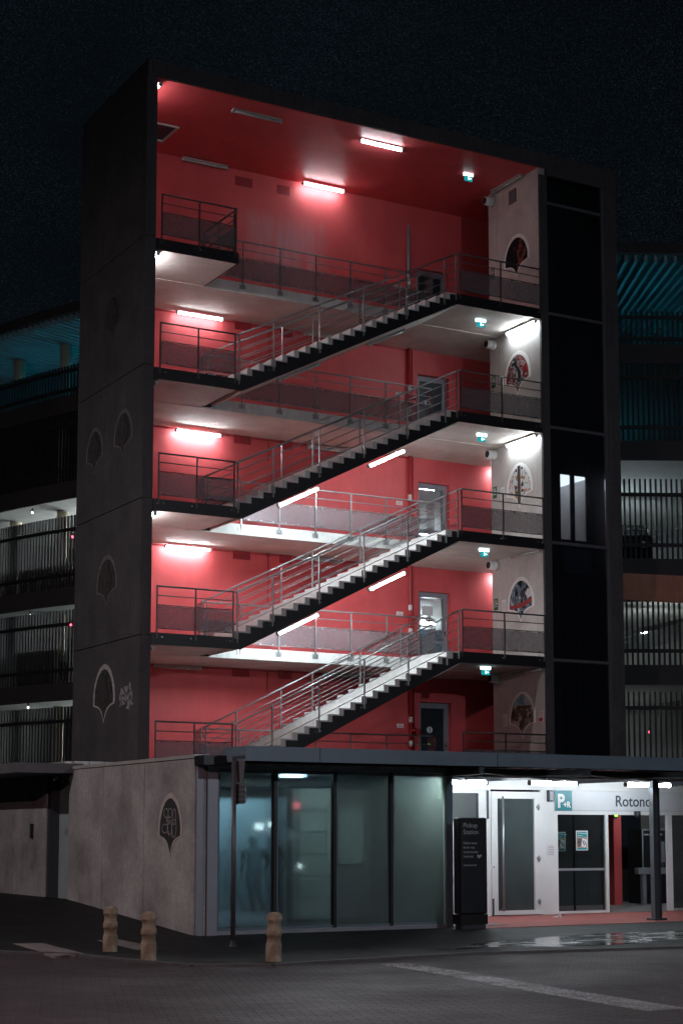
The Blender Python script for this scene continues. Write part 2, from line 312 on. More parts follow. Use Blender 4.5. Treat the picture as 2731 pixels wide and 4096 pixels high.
# ------------------------------------------------------------------ mesh helpers
class MB:
    def __init__(s): s.bm = bmesh.new(); s.mats = []
    def _mi(s, mat):
        if mat is None: return 0
        if mat not in s.mats: s.mats.append(mat)
        return s.mats.index(mat)
    def box(s, x0, x1, y0, y1, z0, z1, mat=None):
        vs = [s.bm.verts.new(p) for p in ((x0,y0,z0),(x1,y0,z0),(x1,y1,z0),(x0,y1,z0),(x0,y0,z1),(x1,y0,z1),(x1,y1,z1),(x0,y1,z1))]
        k = s._mi(mat)
        for q in ((0,3,2,1),(4,5,6,7),(0,1,5,4),(1,2,6,5),(2,3,7,6),(3,0,4,7)):
            s.bm.faces.new([vs[i] for i in q]).material_index = k
        return s
    def obox(s, c, half, rotz, mat=None):
        ca, sa = math.cos(rotz), math.sin(rotz); k = s._mi(mat); vs = []
        for dz in (-1, 1):
            for dx, dy in ((-1,-1),(1,-1),(1,1),(-1,1)):
                x, y = dx*half[0], dy*half[1]
                vs.append(s.bm.verts.new((c[0]+x*ca-y*sa, c[1]+x*sa+y*ca, c[2]+dz*half[2])))
        for q in ((0,3,2,1),(4,5,6,7),(0,1,5,4),(1,2,6,5),(2,3,7,6),(3,0,4,7)):
            s.bm.faces.new([vs[i] for i in q]).material_index = k
        return s
    def tube(s, a, b, r, n=8, mat=None, r2=None, smooth=True):
        a, b = Vector(a), Vector(b); d = (b-a).normalized()
        up = Vector((0,0,1)) if abs(d.z) < 0.95 else Vector((1,0,0))
        u = d.cross(up).normalized(); w = d.cross(u); r2 = r if r2 is None else r2; k = s._mi(mat)
        A = [s.bm.verts.new(a+(u*math.cos(t)+w*math.sin(t))*r) for t in [2*math.pi*i/n for i in range(n)]]
        B = [s.bm.verts.new(b+(u*math.cos(t)+w*math.sin(t))*r2) for t in [2*math.pi*i/n for i in range(n)]]
        for i in range(n):
            f = s.bm.faces.new((A[i],A[(i+1)%n],B[(i+1)%n],B[i])); f.smooth = smooth; f.material_index = k
        s.bm.faces.new(A[::-1]).material_index = k; s.bm.faces.new(B).material_index = k
        return s
    def bar(s, a, b, w, h, mat=None):
        """rectangular bar from a to b: w across (horizontal), h tall"""
        a, b = Vector(a), Vector(b); d = (b-a).normalized()
        up = Vector((0,0,1)) if abs(d.z) < 0.98 else Vector((0,1,0))
        u = d.cross(up).normalized()*w/2; v = u.cross(d).normalized()*h/2; k = s._mi(mat)
        A = [s.bm.verts.new(a+p) for p in (u+v,-u+v,-u-v,u-v)]; B = [s.bm.verts.new(b+p) for p in (u+v,-u+v,-u-v,u-v)]
        for i in range(4): s.bm.faces.new((A[i],A[(i+1)%4],B[(i+1)%4],B[i])).material_index = k
        s.bm.faces.new(A[::-1]).material_index = k; s.bm.faces.new(B).material_index = k
        return s
    def prism(s, pts, axis, a, b, mat=None):
        """extrude a 2-D outline along axis 'x' (pts y,z), 'y' (x,z) or 'z' (x,y)"""
        def P(p, t): return {'x': (t,p[0],p[1]), 'y': (p[0],t,p[1]), 'z': (p[0],p[1],t)}[axis]
        A = [s.bm.verts.new(P(p,a)) for p in pts]; B = [s.bm.verts.new(P(p,b)) for p in pts]; k = s._mi(mat); n = len(pts)
        fs = [s.bm.faces.new(A), s.bm.faces.new(B[::-1])] + [s.bm.faces.new((A[i],B[i],B[(i+1)%n],A[(i+1)%n])) for i in range(n)]
        for f in fs: f.material_index = k
        return s
    def lathe(s, c, prof, n=20, mat=None):
        k = s._mi(mat); rings = []
        for r, z in prof: rings.append([s.bm.verts.new((c[0]+r*math.cos(2*math.pi*i/n), c[1]+r*math.sin(2*math.pi*i/n), c[2]+z)) for i in range(n)])
        for q in range(len(rings)-1):
            for i in range(n):
                f = s.bm.faces.new((rings[q][i],rings[q][(i+1)%n],rings[q+1][(i+1)%n],rings[q+1][i])); f.smooth = True; f.material_index = k
        s.bm.faces.new(rings[0][::-1]).material_index = k; s.bm.faces.new(rings[-1]).material_index = k
        return s
    def build(s, name, mat, parent=None, bevel=0.0, loc=None):
        bmesh.ops.recalc_face_normals(s.bm, faces=s.bm.faces)
        me = bpy.data.meshes.new(name)
        off = wpos(parent) if parent is not None else Vector(loc or (0,0,0))
        bmesh.ops.translate(s.bm, verts=s.bm.verts, vec=-off)
        s.bm.to_mesh(me); s.bm.free()
        if s.mats:
            for m in s.mats: me.materials.append(m)
        else: me.materials.append(mat)
        o = bpy.data.objects.new(name, me); COL.objects.link(o)
        if parent is not None: o.parent = parent
        else: o.location = off
        if bevel:
            b = o.modifiers.new('bevel', 'BEVEL'); b.width = bevel; b.segments = 2; b.limit_method = 'ANGLE'; b.harden_normals = False
        return o

def wpos(o):
    p = Vector((0,0,0))
    while o is not None: p += o.location; o = o.parent
    return p

def tag(o, label=None, cat=None, group=None, kind=None):
    if label: o['label'] = label
    if cat: o['category'] = cat
    if group: o['group'] = group
    if kind: o['kind'] = kind
    return o

def thing(name, label, cat, loc=(0,0,0), group=None):
    o = bpy.data.objects.new(name, None); o.empty_display_size = 0.2; COL.objects.link(o); o.location = loc
    return tag(o, label, cat, group)

def kids(o): return [c for c in COL.objects if c.parent == o]

def copy_tree(o, parent=None):
    c = o.copy(); COL.objects.link(c); c.parent = parent
    for ch in kids(o): copy_tree(ch, c)
    return c

def dup(o, loc, label=None, group=None):
    c = copy_tree(o); c.location = loc
    if label: c['label'] = label
    if group: c['group'] = group
    return c

def box(name, mat, parent, *a, bevel=0.0): return MB().box(*a).build(name, mat, parent, bevel)

def text(name, s, size, mat, parent, origin, xdir, ydir, depth=0.004, align='LEFT', sx=1.0, bold=0.0, spacing=1.0):
    cu = bpy.data.curves.new(name, 'FONT'); cu.body = s; cu.size = size; cu.align_x = align; cu.extrude = depth/2; cu.offset = bold; cu.space_character = spacing
    cu.resolution_u = 4
    o = bpy.data.objects.new(name, cu); COL.objects.link(o)
    dg = bpy.context.evaluated_depsgraph_get()
    me = bpy.data.meshes.new_from_object(o.evaluated_get(dg)); bpy.data.objects.remove(o); bpy.data.curves.remove(cu)
    X, Y = Vector(xdir).normalized()*sx, Vector(ydir).normalized(); Z = X.cross(Y).normalized()
    mt = Matrix(((X.x,Y.x,Z.x,0),(X.y,Y.y,Z.y,0),(X.z,Y.z,Z.z,0),(0,0,0,1)))
    me.transform(Matrix.Translation(Vector(origin)-(wpos(parent) if parent else Vector((0,0,0)))) @ mt)
    me.materials.clear(); me.materials.append(mat)
    o = bpy.data.objects.new(name, me); COL.objects.link(o)
    if parent: o.parent = parent
    return o

# ------------------------------------------------------------------ levels
LV = [3.06 + 2.8*k for k in range(5)]          # walkway levels of the stair tower
CEIL, TOP = 17.82, 18.20
W, BACK = 9.97, 3.70
ORD = ['lowest', 'second', 'third', 'fourth', 'top']

# ------------------------------------------------------------------ ground
def ground():
    # street: one sheet out to the horizon
    b = MB()
    vs = [b.bm.verts.new(p) for p in ((-400,-400,0),(400,-400,0),(400,400,0),(-400,400,0))]
    b.bm.faces.new(vs)
    tag(b.build('street', M['pavers']), kind='structure')
    # asphalt pavement with a kerb, raised above the pavers
    kerb = [(-9.0,-3.0),(-6.4,-6.2),(-4.75,-8.6),(-4.42,-10.2),(-4.08,-11.23),(-3.14,-11.67),(-1.76,-11.42),(0.49,-11.12),(1.36,-11.26),(4.0,-11.57),(9,-12.4),(18,-13.6),(40,-16)]
    poly = kerb + [(40,4),(-9.0,4)]
    tag(MB().prism(poly, 'z', -0.05, 0.03).build('pavement', M['asphalt']), kind='structure')
    b = MB()
    for (x0,y0),(x1,y1) in zip(kerb[1:-1], kerb[2:]):
        b.bar((x0,y0-0.06,0.012),(x1,y1-0.06,0.012),0.12,0.05)
    tag(b.build('kerb', mk('kerb_stone', (0.10,0.098,0.10), 0.7, var=0.3, scale=4)), kind='structure')
    # side slope that climbs past the pavilion's long wall
    b = MB(); nx, ny = 14, 24; g = []
    for j in range(ny+1):
        y = -6.2 + j*(16.0/ny); row = []
        for i in range(nx+1):
            u = i/nx; x = -1.50 - u*6.5
            h = max(0, min(1, (y+5.7)/6.1))*0.41
            row.append(b.bm.verts.new((x, y, 0.034 + h*(1-u)**1.3 - (0.05*u))))
        g.append(row)
    for j in range(ny):
        for i in range(nx):
            f = b.bm.faces.new((g[j][i],g[j+1][i],g[j+1][i+1],g[j][i+1])); f.smooth = True
    tag(b.build('side_slope', M['asphalt']), kind='structure')
    tag(MB().prism([(3.9,-6.25),(16,-5.6),(16,-2.45),(3.9,-2.45)], 'z', -0.04, 0.040).build('entrance_floor', M['red_floor']), kind='structure')
    # patchy pale streak towards the camera; pools of lamp light painted as pale shapes
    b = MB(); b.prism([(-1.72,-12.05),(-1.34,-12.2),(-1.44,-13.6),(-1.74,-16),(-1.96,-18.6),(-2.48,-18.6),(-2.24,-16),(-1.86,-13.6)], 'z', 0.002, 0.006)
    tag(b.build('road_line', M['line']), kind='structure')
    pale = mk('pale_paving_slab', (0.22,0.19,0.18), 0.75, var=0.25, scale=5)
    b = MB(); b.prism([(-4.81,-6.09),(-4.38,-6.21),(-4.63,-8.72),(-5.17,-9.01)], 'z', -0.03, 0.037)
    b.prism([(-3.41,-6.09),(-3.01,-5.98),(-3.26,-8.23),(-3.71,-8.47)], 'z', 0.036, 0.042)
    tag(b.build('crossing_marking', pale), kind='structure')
    # wet hollow in the pavement in front of the entrance, with two smaller puddles
    outl = [(1.0,-10.1),(1.5,-9.6),(2.0,-9.45),(2.5,-9.15),(3.1,-9.0),(3.7,-8.7),(4.4,-8.6),(5.2,-8.4),(6.2,-8.5),(7.2,-8.8),(7.0,-9.3),(6.0,-9.7),(5.4,-10.2),(4.6,-10.35),(4.1,-10.7),(3.5,-10.8),(3.1,-10.95),(2.6,-10.75),(2.2,-10.85),(1.8,-10.5),(1.4,-10.5)]
    def rag(pts, a):
        q = []
        for (x0,y0),(x1,y1) in zip(pts, pts[1:]+pts[:1]):
            q.append((x0,y0)); q.append(((x0+x1)/2+random.uniform(-a,a),(y0+y1)/2+random.uniform(-a,a)*0.6))
        return q
    for pts, a in ((outl,0.14),([(0.2,-10.5),(0.9,-10.35),(1.2,-10.5),(0.7,-10.62)],0.05),([(5.0,-10.3),(6.2,-10.0),(7.0,-9.8),(6.6,-10.15),(5.6,-10.45)],0.08)):
        tag(MB().prism(rag(pts,a), 'z', 0.0305, 0.0345).build('puddle', M['puddle']), kind='structure')
ground()

# ------------------------------------------------------------------ stair tower
tower = thing('stair_tower', 'tall open concrete stair tower with red painted interior', 'building', (5,0,0))
DX0, DX1, DH = 8.80, 9.74, 1.95                    # rear doors
M['blue_dim'] = mk('dull_transom', (0.11,0.115,0.13), 0.5, 0.2, var=0.15)
def tower_shell():
    b = MB()
    # left flank, cast in lifts with open joints between them
    joints = [0.0, 5.80, 8.66, 11.5, 14.3, TOP]
    for z0, z1 in zip(joints[:-1], joints[1:]):
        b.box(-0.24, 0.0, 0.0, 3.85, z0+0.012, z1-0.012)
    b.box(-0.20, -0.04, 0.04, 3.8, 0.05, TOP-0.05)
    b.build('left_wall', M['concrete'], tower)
    MB().box(0.002, 0.02, 0.06, BACK-0.003, 0.1, CEIL-0.002).build('wall_lining', M['red'], tower)
    MB().box(0.0, 12.3, 0.0, 3.9, CEIL+0.02, TOP-0.013).build('roof', M['concrete'], tower)
    # red ceiling with a square hatch
    b = MB(); z0, z1 = CEIL, CEIL+0.018
    hx0, hx1, hy0, hy1 = 0.55, 1.43, 2.12, 3.05
    b.box(0.002, hx0, 0.03, BACK, z0, z1); b.box(hx1, 12.2, 0.03, BACK, z0, z1); b.box(hx0, hx1, 0.03, hy0, z0, z1); b.box(hx0, hx1, hy1, BACK, z0, z1)
    b.build('ceiling', M['red'], tower)
    h = MB(); h.box(hx0+0.05, hx1-0.05, hy0+0.05, hy1-0.05, CEIL+0.004, CEIL+0.015); 
    hatch = h.build('roof_hatch', M['dark_frame'], tower)
    b = MB(); t = 0.05
    b.box(hx0, hx1, hy0-0.001, hy0+t, CEIL-0.03, CEIL+0.016); b.box(hx0, hx1, hy1-t, hy1+0.001, CEIL-0.03, CEIL+0.016); b.box(hx0, hx0+t, hy0+t, hy1-t, CEIL-0.03, CEIL+0.016); b.box(hx1-t, hx1, hy0+t, hy1-t, CEIL-0.03, CEIL+0.016)
    b.build('frame', M['housing'], hatch)
    # rear wall, pierced by one doorway per level
    b = MB()
    b.box(0.0, DX0, BACK, 3.95, 0.0, CEIL+0.02); b.box(DX1, 12.25, BACK, 3.95, 0.0, CEIL+0.02)
    zs = [0.0] + [v for l in LV for v in (l, l+DH)] + [CEIL+0.02]
    for i in range(0, len(zs), 2): b.box(DX0, DX1, BACK, 3.95, zs[i], zs[i+1])
    b.build('rear_wall', M['red'], tower)
    for l in (LV[1], LV[2], LV[3], LV[4]):
        for a, c in ((3.63, 4.08), (4.86, 5.2)): MB().box(a, c, BACK-0.006, BACK+0.01, l-0.45, l-0.245).build('cover_plate', M['red_dark'], tower)
    for a, c in ((3.61, 4.08), (4.75, 5.1)): MB().box(a, c, BACK-0.006, BACK+0.01, 17.42, 17.65).build('cover_plate', M['red_dark'], tower)
    # pale concrete side wall, lift side
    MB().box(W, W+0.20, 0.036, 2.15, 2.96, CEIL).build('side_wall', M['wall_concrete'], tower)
    MB().box(12.05, 12.24, 2.16, BACK-0.002, 0.0, CEIL).build('lobby_wall', M['red'], tower)
    MB().box(W+0.02, 12.04, 2.02, 2.16, 2.96, CEIL-0.003).build('shaft_back', M['concrete'], tower)
    # front posts and head beam around the lift shaft
    b = MB()
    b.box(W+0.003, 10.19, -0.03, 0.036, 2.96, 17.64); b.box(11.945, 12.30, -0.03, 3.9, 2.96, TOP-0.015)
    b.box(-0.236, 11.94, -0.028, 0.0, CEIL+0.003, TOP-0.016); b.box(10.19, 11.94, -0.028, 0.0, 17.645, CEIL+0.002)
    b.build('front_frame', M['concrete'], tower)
    # lift shaft glazing
    b = MB(); lv = [3.0] + LV[1:] + [17.02, 17.64]
    for z0, z1 in zip(lv[:-1], lv[1:]): b.box(10.2, 11.86, 0.04, 0.052, z0-0.02, z1-0.09)
    g = b.build('shaft_glazing', M['shaft_glass'], tower)
    b = MB()
    for z in LV + [17.02]: b.box(10.192, 11.86, 0.0, 0.12, z-0.09, z-0.02)
    b.box(11.865, 11.943, 0.0, 0.10, 2.96, 17.64); b.box(11.02, 11.05, 0.056, 0.10, 2.96, 7.6)
    b.build('transom', M['blue_dim'], g)
    MB().box(W+0.202, 11.94, 0.06, 2.0, 17.66, 17.75).build('shaft_cap', M['black_plastic'], tower)
    MB().box(W+0.201, W+0.215, 0.04, 2.0, 2.96, CEIL-0.01).build('shaft_lining', M['black_plastic'], tower)
tower_shell()

def conduits():
    for i, l in enumerate(LV[1:]):
        z = l - 0.285
        MB().tube((0.25, 3.685, z), (8.55, 3.685, z), 0.011, 6).build('cable_conduit', M['red_dark'], tower)
        for x in ((1.2, 4.55) if i % 2 else (1.45, 4.9)):
            MB().box(x-0.05, x+0.05, 3.655, 3.698, z-0.05, z+0.05).build('junction_box', M['pipe_red'], tower)
        MB().tube((4.55, 3.685, z), (4.55, 3.685, z-1.35 if i % 2 else z-0.5), 0.009, 6).build('cable_conduit', M['red_dark'], tower)
conduits()

def doors():
    for i, l in enumerate(LV):
        lit = i in (1, 2)
        d = MB().box(DX0+0.13, DX1-0.13, 3.87, 3.89, l+0.10, l+DH-0.14).build('door', M['clear'] if lit else M['door_dark'], tower)
        d['label'] = ['dark rear door marked 1', 'glazed lit rear door marked 2', 'glazed lit rear door marked 3', 'dark blue rear door marked 4', 'dark rear door at the top level'][i]
        b = MB(); y0, y1 = 3.83, 3.93
        b.box(DX0+0.003, DX0+0.125, y0, y1, l, l+DH-0.003); b.box(DX1-0.125, DX1-0.003, y0, y1, l, l+DH-0.003)
        b.box(DX0+0.125, DX1-0.125, y0, y1, l+DH-0.135, l+DH-0.003); b.box(DX0+0.125, DX1-0.125, y0, y1, l+0.0, l+0.09)
        if lit: b.box(DX0+0.126, DX1-0.126, y0+0.01, y1-0.01, l+0.66, l+0.72)
        b.build('frame', M['frame_grey'], d)
        b = MB(); b.bar((DX1-0.16, 3.80, l+0.92), (DX1-0.06, 3.80, l+0.92), 0.02, 0.02); b.box(DX1-0.11, DX1-0.07, 3.805, 3.829, l+0.86, l+0.98)
        b.build('handle', M['bolt'], d)
        if i < 4:
            cz = l + 1.27; cx = 9.20
            b = MB(); b.tube((cx, 3.868, cz), (cx, 3.860, cz), 0.085, 20); b.build('number_disc', M['black_plastic'] if lit else M['white_ink'], d)
            b = MB(); b.tube((cx, 3.860, cz), (cx, 3.856, cz), 0.066, 20); b.build('disc_face', M['white_ink'], d)
            text('numeral', str(i+1), 0.13, M['ink'], d, (cx, 3.853, cz-0.045), (1,0,0), (0,0,1), align='CENTER', bold=0.004)
        if i == 1: MB().box(9.0, 9.30, 3.855, 3.860, l+1.36, l+1.60).build('notice', M['paper'], d)
        if i in (0, 1): MB().box(9.16, 9.2, 3.862, 3.868, l+0.9 if i == 0 else l+0.5, l+0.92 if i == 0 else l+0.52).build('status_light', M['led_green'], d)
doors()

def landings():
    for i, l in enumerate(LV):
        last = i == 4
        s = MB().box(0.022, 1.90, 0.0, 1.735, l-0.235, l-0.004).build('left_landing', M['slab'], tower)
        e = MB(); e.box(0.003, 1.905, -0.03, -0.002, l-0.25, l)
        if last: e.box(1.903, 1.93, -0.03, 1.70, l-0.25, l)
        e.build('edge_beam', M['black_steel'], s)
        s = MB().box(7.57, W-0.003, 0.0, 1.735, l-0.235, l-0.004).build('right_landing', M['slab'], tower)
        MB().box(7.56, W-0.003, -0.03, -0.002, l-0.25, l).build('edge_beam', M['black_steel'], s)
        MB().prism([(0.022,1.737),(W-0.004,1.737),(W-0.004,2.152),(W+0.005,2.165),(12.04,2.165),(12.04,BACK-0.002),(0.022,BACK-0.002)],'z',l-0.245,l-0.006).build('gallery_slab', M['slab'], tower)
        MB().box(1.91, 7.555, 1.715, 1.735, l-0.25, l-0.002).build('gallery_edge', M['edge'], tower)
        b = MB()
        for x in (0.10, 0.24, 0.88, 1.02, 1.70, 1.80):
            b.tube((x, -0.031, l-0.09), (x, -0.043, l-0.09), 0.016, 8)
        for x in (7.66, 7.76, 8.74, 8.86, 9.78, 9.90):
            b.tube((x, -0.031, l-0.09), (x, -0.043, l-0.09), 0.016, 8)
        b.build('bolt_head', M['bolt'], tower)
landings()

def link_rooms():
    for i in (1, 2):
        l = LV[i]; b = MB(); x0, x1, y0, y1 = 8.3, 13.2, 3.96, 7.4
        b.box(x0,x1,y0,y1,l-0.12,l-0.005); b.box(x0,x1,y0,y1,l+2.35,l+2.45); b.box(x0-0.1,x0,y0,y1,l-0.12,l+2.45); b.box(x1,x1+0.1,y0,y1,l-0.12,l+2.45); b.box(x0,x1,y1,y1+0.1,l-0.12,l+2.45)
        b.build('link_corridor', M['white'], tower)
        MB().box(10.2,12.9,7.30,7.385,l,l+1.5).build('corridor_door', M['door_dark'], tower)
link_rooms()

# ------------------------------------------------------------------ stair flights
X0, X1, NR = 1.885, 7.555, 20
GO, RI = (X1-X0)/NR, 2.8/NR
SL = 2.8/(X1-X0)
def make_flight():
    f = thing('stair_flight', 'x', 'stairs', (X0, 0, LV[0]), 'straight stair flights')
    l = LV[0]
    # concrete steps: sawtooth body between the stringers
    pts = [(X0, l-0.16)]
    for k in range(NR):
        x = X0 + k*GO; pts.append((x, l + k*RI - (0.0 if k else 0.0))); pts.append((x, l+(k+1)*RI))
    pts.append((X1, l+2.8)); pts = [p for i, p in enumerate(pts) if i == 0 or p != pts[i-1]]
    pts.append((X1, l+2.8-0.30))
    MB().prism(pts, 'y', 0.0, 1.60).build('steps', M['step'], f)
    # black sawtooth stringers, shifted half a going so the risers show between the teeth
    def stringer(y0, y1):
        q = []
        for k in range(NR):
            x = X0 + (k+0.02)*GO + 0.11
            q.append((x-0.11+0.11, l + k*RI - 0.035)); q.append((x, l+(k+1)*RI - 0.035))
        q = [(X0-0.03, l-0.035)] + q + [(X1+0.06, l+2.8-0.035), (X1+0.06, l+2.8-0.25), (X1-0.02, l+2.8-0.27), (X0+0.16, l-0.25), (X0-0.03, l-0.25)]
        return MB().prism(q, 'y', y0, y1)
    stringer(-0.028, -0.003).build('stringer', M['black_steel'], f)
    stringer(1.603, 1.628).build('stringer', M['black_steel'], f)
    MB().prism([(X0+0.18, l-0.235), (X1-0.02, l+2.8-0.262), (X1-0.02, l+2.8-0.245), (X0+0.16, l-0.16)], 'y', 0.001, 1.599).build('soffit', M['slab'], f)
    b = MB()
    for k in (2.75, 3.9, 5.03, 6.17, 7.2):
        z = l + (k-X0)*SL - 0.13
        b.tube((k-0.06, -0.03, z), (k-0.06, -0.042, z), 0.016, 8); b.tube((k+0.06, -0.03, z+0.01), (k+0.06, -0.042, z+0.01), 0.016, 8)
    b.build('bolt_head', M['bolt'], f)
    return f
FL = ['lowest straight stair flight, its foot hidden behind the canopy edge', 'second stair flight from the ground, pale lit treads above two lit tubes', 'third stair flight from the ground, two lit tubes below and dark treads', 'topmost stair flight, two unlit tubes under its soffit']
fl0 = make_flight(); flights = [fl0] + [dup(fl0, (X0, 0, LV[i])) for i in (1, 2, 3)]
for f, t in zip(flights, FL): f['label'] = t
for i in (0, 1):                                   # red dotted warning strip on the last riser
    l = LV[i+1]; b = MB(); b.box(X1-0.010, X1-0.002, 0.04, 1.58, l-0.115, l-0.015, M['sign_red'])
    for k in range(15): b.tube((X1-0.010, 0.12+k*0.098, l-0.065), (X1-0.014, 0.12+k*0.098, l-0.065), 0.032, 10, M['white_ink'])
    b.build('warning_strip', M['sign_red'], flights[i])

# ------------------------------------------------------------------ railings
TR, MR = 0.019, 0.0105
def rail_straight(name, label, group, x0, x1, y, l, posts, post_drop=0.12, off=-0.055, panel=True, shade=None):
    t = thing(name, label, 'railing', (x0, y, l), group)
    rm = shade or M['dark_rail']
    MB().tube((x0, y, l+0.965), (x1, y, l+0.965), TR).build('handrail', rm, t)
    MB().tube((x0, y, l+0.77), (x1, y, l+0.77), MR).build('middle_rail', rm, t)
    for x in posts:
        b = MB(); b.box(x-0.011, x+0.011, y-0.02, y+0.02, l-post_drop, l+0.95); b.build('post', rm, t)
    if panel:
        MB().tube((x0, y, l+0.575), (x1, y, l+0.575), MR).build('panel_rail', rm, t)
        MB().tube((x0, y, l+0.085), (x1, y, l+0.085), MR).build('panel_rail', rm, t)
        b = MB(); b.box(x0+0.01, x1-0.01, y+0.016, y+0.019, l+0.10, l+0.56, M['mesh']); n = max(2, int((x1-x0)/0.31))
        for k in range(n):
            x = x0 + (k+0.5)*(x1-x0)/n
            b.box(x-0.018, x+0.018, y-0.006, y+0.024, l+0.535, l+0.566, rm); b.box(x-0.018, x+0.018, y-0.006, y+0.024, l+0.094, l+0.125, rm)
        b.build('perforated_panel', rm, t)
    return t
LEFTRAIL = ['railing of the lowest left landing, just above the canopy edge', 'railing of the second left landing, beside the wall above the unlit left tube', 'railing of the third left landing, above the second brightly lit left glow', 'railing of the fourth left landing, level with the mural of red swirls', 'railing of the topmost left landing with a return at its free end']
RIGHTRAIL = ['railing of the lowest right landing in front of the village mural', 'railing of the right landing in front of the blue and white mural with red band', 'railing of the right landing in front of the white mural with colour splashes', 'railing of the right landing in front of the red swirl mural', 'railing of the topmost right landing in front of the black mural']
GALRAIL = ['gallery railing at the level of door 1, low behind the canopy edge', 'gallery railing below door 2, pale in tube light', 'gallery railing below door 3, pale in tube light', 'dim gallery railing below door 4', 'topmost gallery railing on the rear walkway, its panel dark red']
shaded_rail = mk('shaded_steel_rail', (0.10,0.10,0.105), 0.42, 0.6, var=0.15, scale=6, bstr=0.05)  # same rail steel with the landings' shade put into a darker colour
for i, l in enumerate(LV):
    a = rail_straight('landing_railing', LEFTRAIL[i], 'railings of the left landings', 0.10, 1.86, -0.06, l, (0.11, 0.98, 1.845), shade=shaded_rail)
    if i == 4:
        rm = shaded_rail
        b = MB(); b.tube((1.86,-0.06,l+0.965),(1.86,1.68,l+0.965),TR); b.tube((1.86,-0.06,l+0.77),(1.86,1.68,l+0.77),MR); b.tube((1.86,-0.06,l+0.575),(1.86,1.68,l+0.575),MR); b.tube((1.86,-0.06,l+0.085),(1.86,1.68,l+0.085),MR)
        b.build('return_rail', rm, a)
        for y in (0.05, 0.85, 1.66): MB().box(1.84, 1.88, y-0.011, y+0.011, l-0.1, l+0.95).build('post', rm, a)
        MB().box(1.845, 1.848, 0.06, 1.65, l+0.1, l+0.56).build('perforated_panel', M['mesh'], a)
    rail_straight('landing_railing', RIGHTRAIL[i], 'railings of the right landings', 7.62, 9.93, -0.06, l, (7.625, 8.78, 9.92), shade=shaded_rail)
    g = rail_straight('gallery_railing', GALRAIL[i], 'railings of the rear galleries', 1.95, 7.93, 1.695, l, (2.05, 2.87, 3.83, 4.77, 5.70, 6.66, 7.55), post_drop=0.14)
    for x in (2.87, 3.83, 4.77, 5.70, 6.66):
        b = MB(); b.box(x-0.075, x+0.075, 1.702, 1.713, l-0.16, l-0.05); b.tube((x-0.05,1.703,l-0.1),(x-0.05,1.69,l-0.1),0.014,6); b.tube((x+0.05,1.703,l-0.1),(x+0.05,1.69,l-0.1),0.014,6)
        b.build('bracket', M['dark_rail'], g)
    for x in (1.93, 7.95): MB().box(x-0.02, x+0.02, 1.64, 1.93, l-0.004, l+0.95).build('end_panel', M['mesh'], g)

def make_flight_rail(y, posts, nm, shade):
    l = LV[0]; t = thing('stair_railing', 'x', 'railing', (X0, y, l), nm)
    a, b_ = 1.93, 7.60
    z = lambda x: l + 0.965 + (x-X0)*SL*1.0
    h = MB(); h.tube((a-0.06, y, l+0.965), (a, y, l+0.97), TR); h.tube((a, y, l+0.97), (7.50, y, z(7.46)), TR); h.tube((7.50, y, z(7.46)), (7.62, y, l+2.8+0.965), TR)
    h.build('handrail', shade, t)
    for k in range(1, 5):
        o = MB(); o.tube((a, y, z(a)-0.192*k), (7.52, y, z(7.46)-0.192*k), MR*0.9); o.build('lower_rail', shade, t)
    for x in posts: MB().box(x-0.011, x+0.011, y-0.02, y+0.02, z(x)-1.12, z(x)-0.01).build('post', shade, t)
    return t
fr0 = make_flight_rail(-0.06, (1.94, 2.78, 3.91, 5.04, 6.17, 7.2, 7.52), 'front railings of the flights', M['dark_rail'])
rr0 = make_flight_rail(1.62, (1.90, 2.75, 3.85, 4.65, 5.9, 7.0, 7.5), 'rear railings of the flights', M['dark_rail'])
OL = ['lowest flight', 'second lowest flight', 'third lowest flight', 'topmost flight']
for i in range(4):
    a = fr0 if i == 0 else dup(fr0, (X0, -0.06, LV[i])); a['label'] = 'front sloping railing of the %s, nearest the street' % OL[i]
    a = rr0 if i == 0 else dup(rr0, (X0, 1.62, LV[i])); a['label'] = 'rear sloping railing of the %s, on its gallery side' % OL[i]

# ------------------------------------------------------------------ tubes
def tube_lamp(a, b, mode, label, group, r=0.030, up=(0,0,1), housing=True, capmat=None, hw=0.12):
    a, b = Vector(a), Vector(b); u = Vector(up).normalized(); d = (b-a).normalized()
    t = thing('tube_lamp', label, 'tube light', tuple((a+b)/2), group)
    mat = {'on': M['tube_on'], 'dim': M['tube_dim'], 'off': M['tube_off'], 'canopy': M['tube_canopy'], 'stair': M['tube_stair'], 'park': M['park_tube'], 'teal': M['blue_lamp'], 'warm': M['park_tube_warm'], 'room': M['room_tube'], 'warmroom': M['room_lamp'], 'bright': M['park_tube_bright'], 'hall': M['hall_tube'], 'roomdim': M['room_tube_dim'], 'door': M['door_tube']}[mode]
    MB().tube(a+d*0.05, b-d*0.05, r, 12).build('diffuser', mat, t)
    MB().bar(a+u*(r+0.012)+d*0.02, b+u*(r+0.012)-d*0.02, hw, 0.022).build('housing', M['housing'], t)
    for p, q in ((a, a+d*0.05), (b-d*0.05, b)): MB().tube(p, q, r+0.006, 12).build('end_cap', capmat or M['housing'], t)
    return t
G1 = 'tubes on the stair tower ceilings and rear wall'
tube_lamp((2.04,0.62,17.76),(3.30,0.62,17.76),'off','unlit tube on the red ceiling near its front left corner',G1)
tube_lamp((5.33,0.64,17.76),(6.52,0.64,17.76),'dim','lit tube in the middle of the red ceiling, nearest the front edge',G1)
tube_lamp((2.14,3.60,17.74),(3.36,3.60,17.74),'off','unlit tube where the red ceiling meets the rear wall, left of the lit one',G1)
tube_lamp((5.34,3.48,17.72),(6.54,3.48,17.72),'dim','lit tube above the scrubbed patch on the red rear wall',G1)
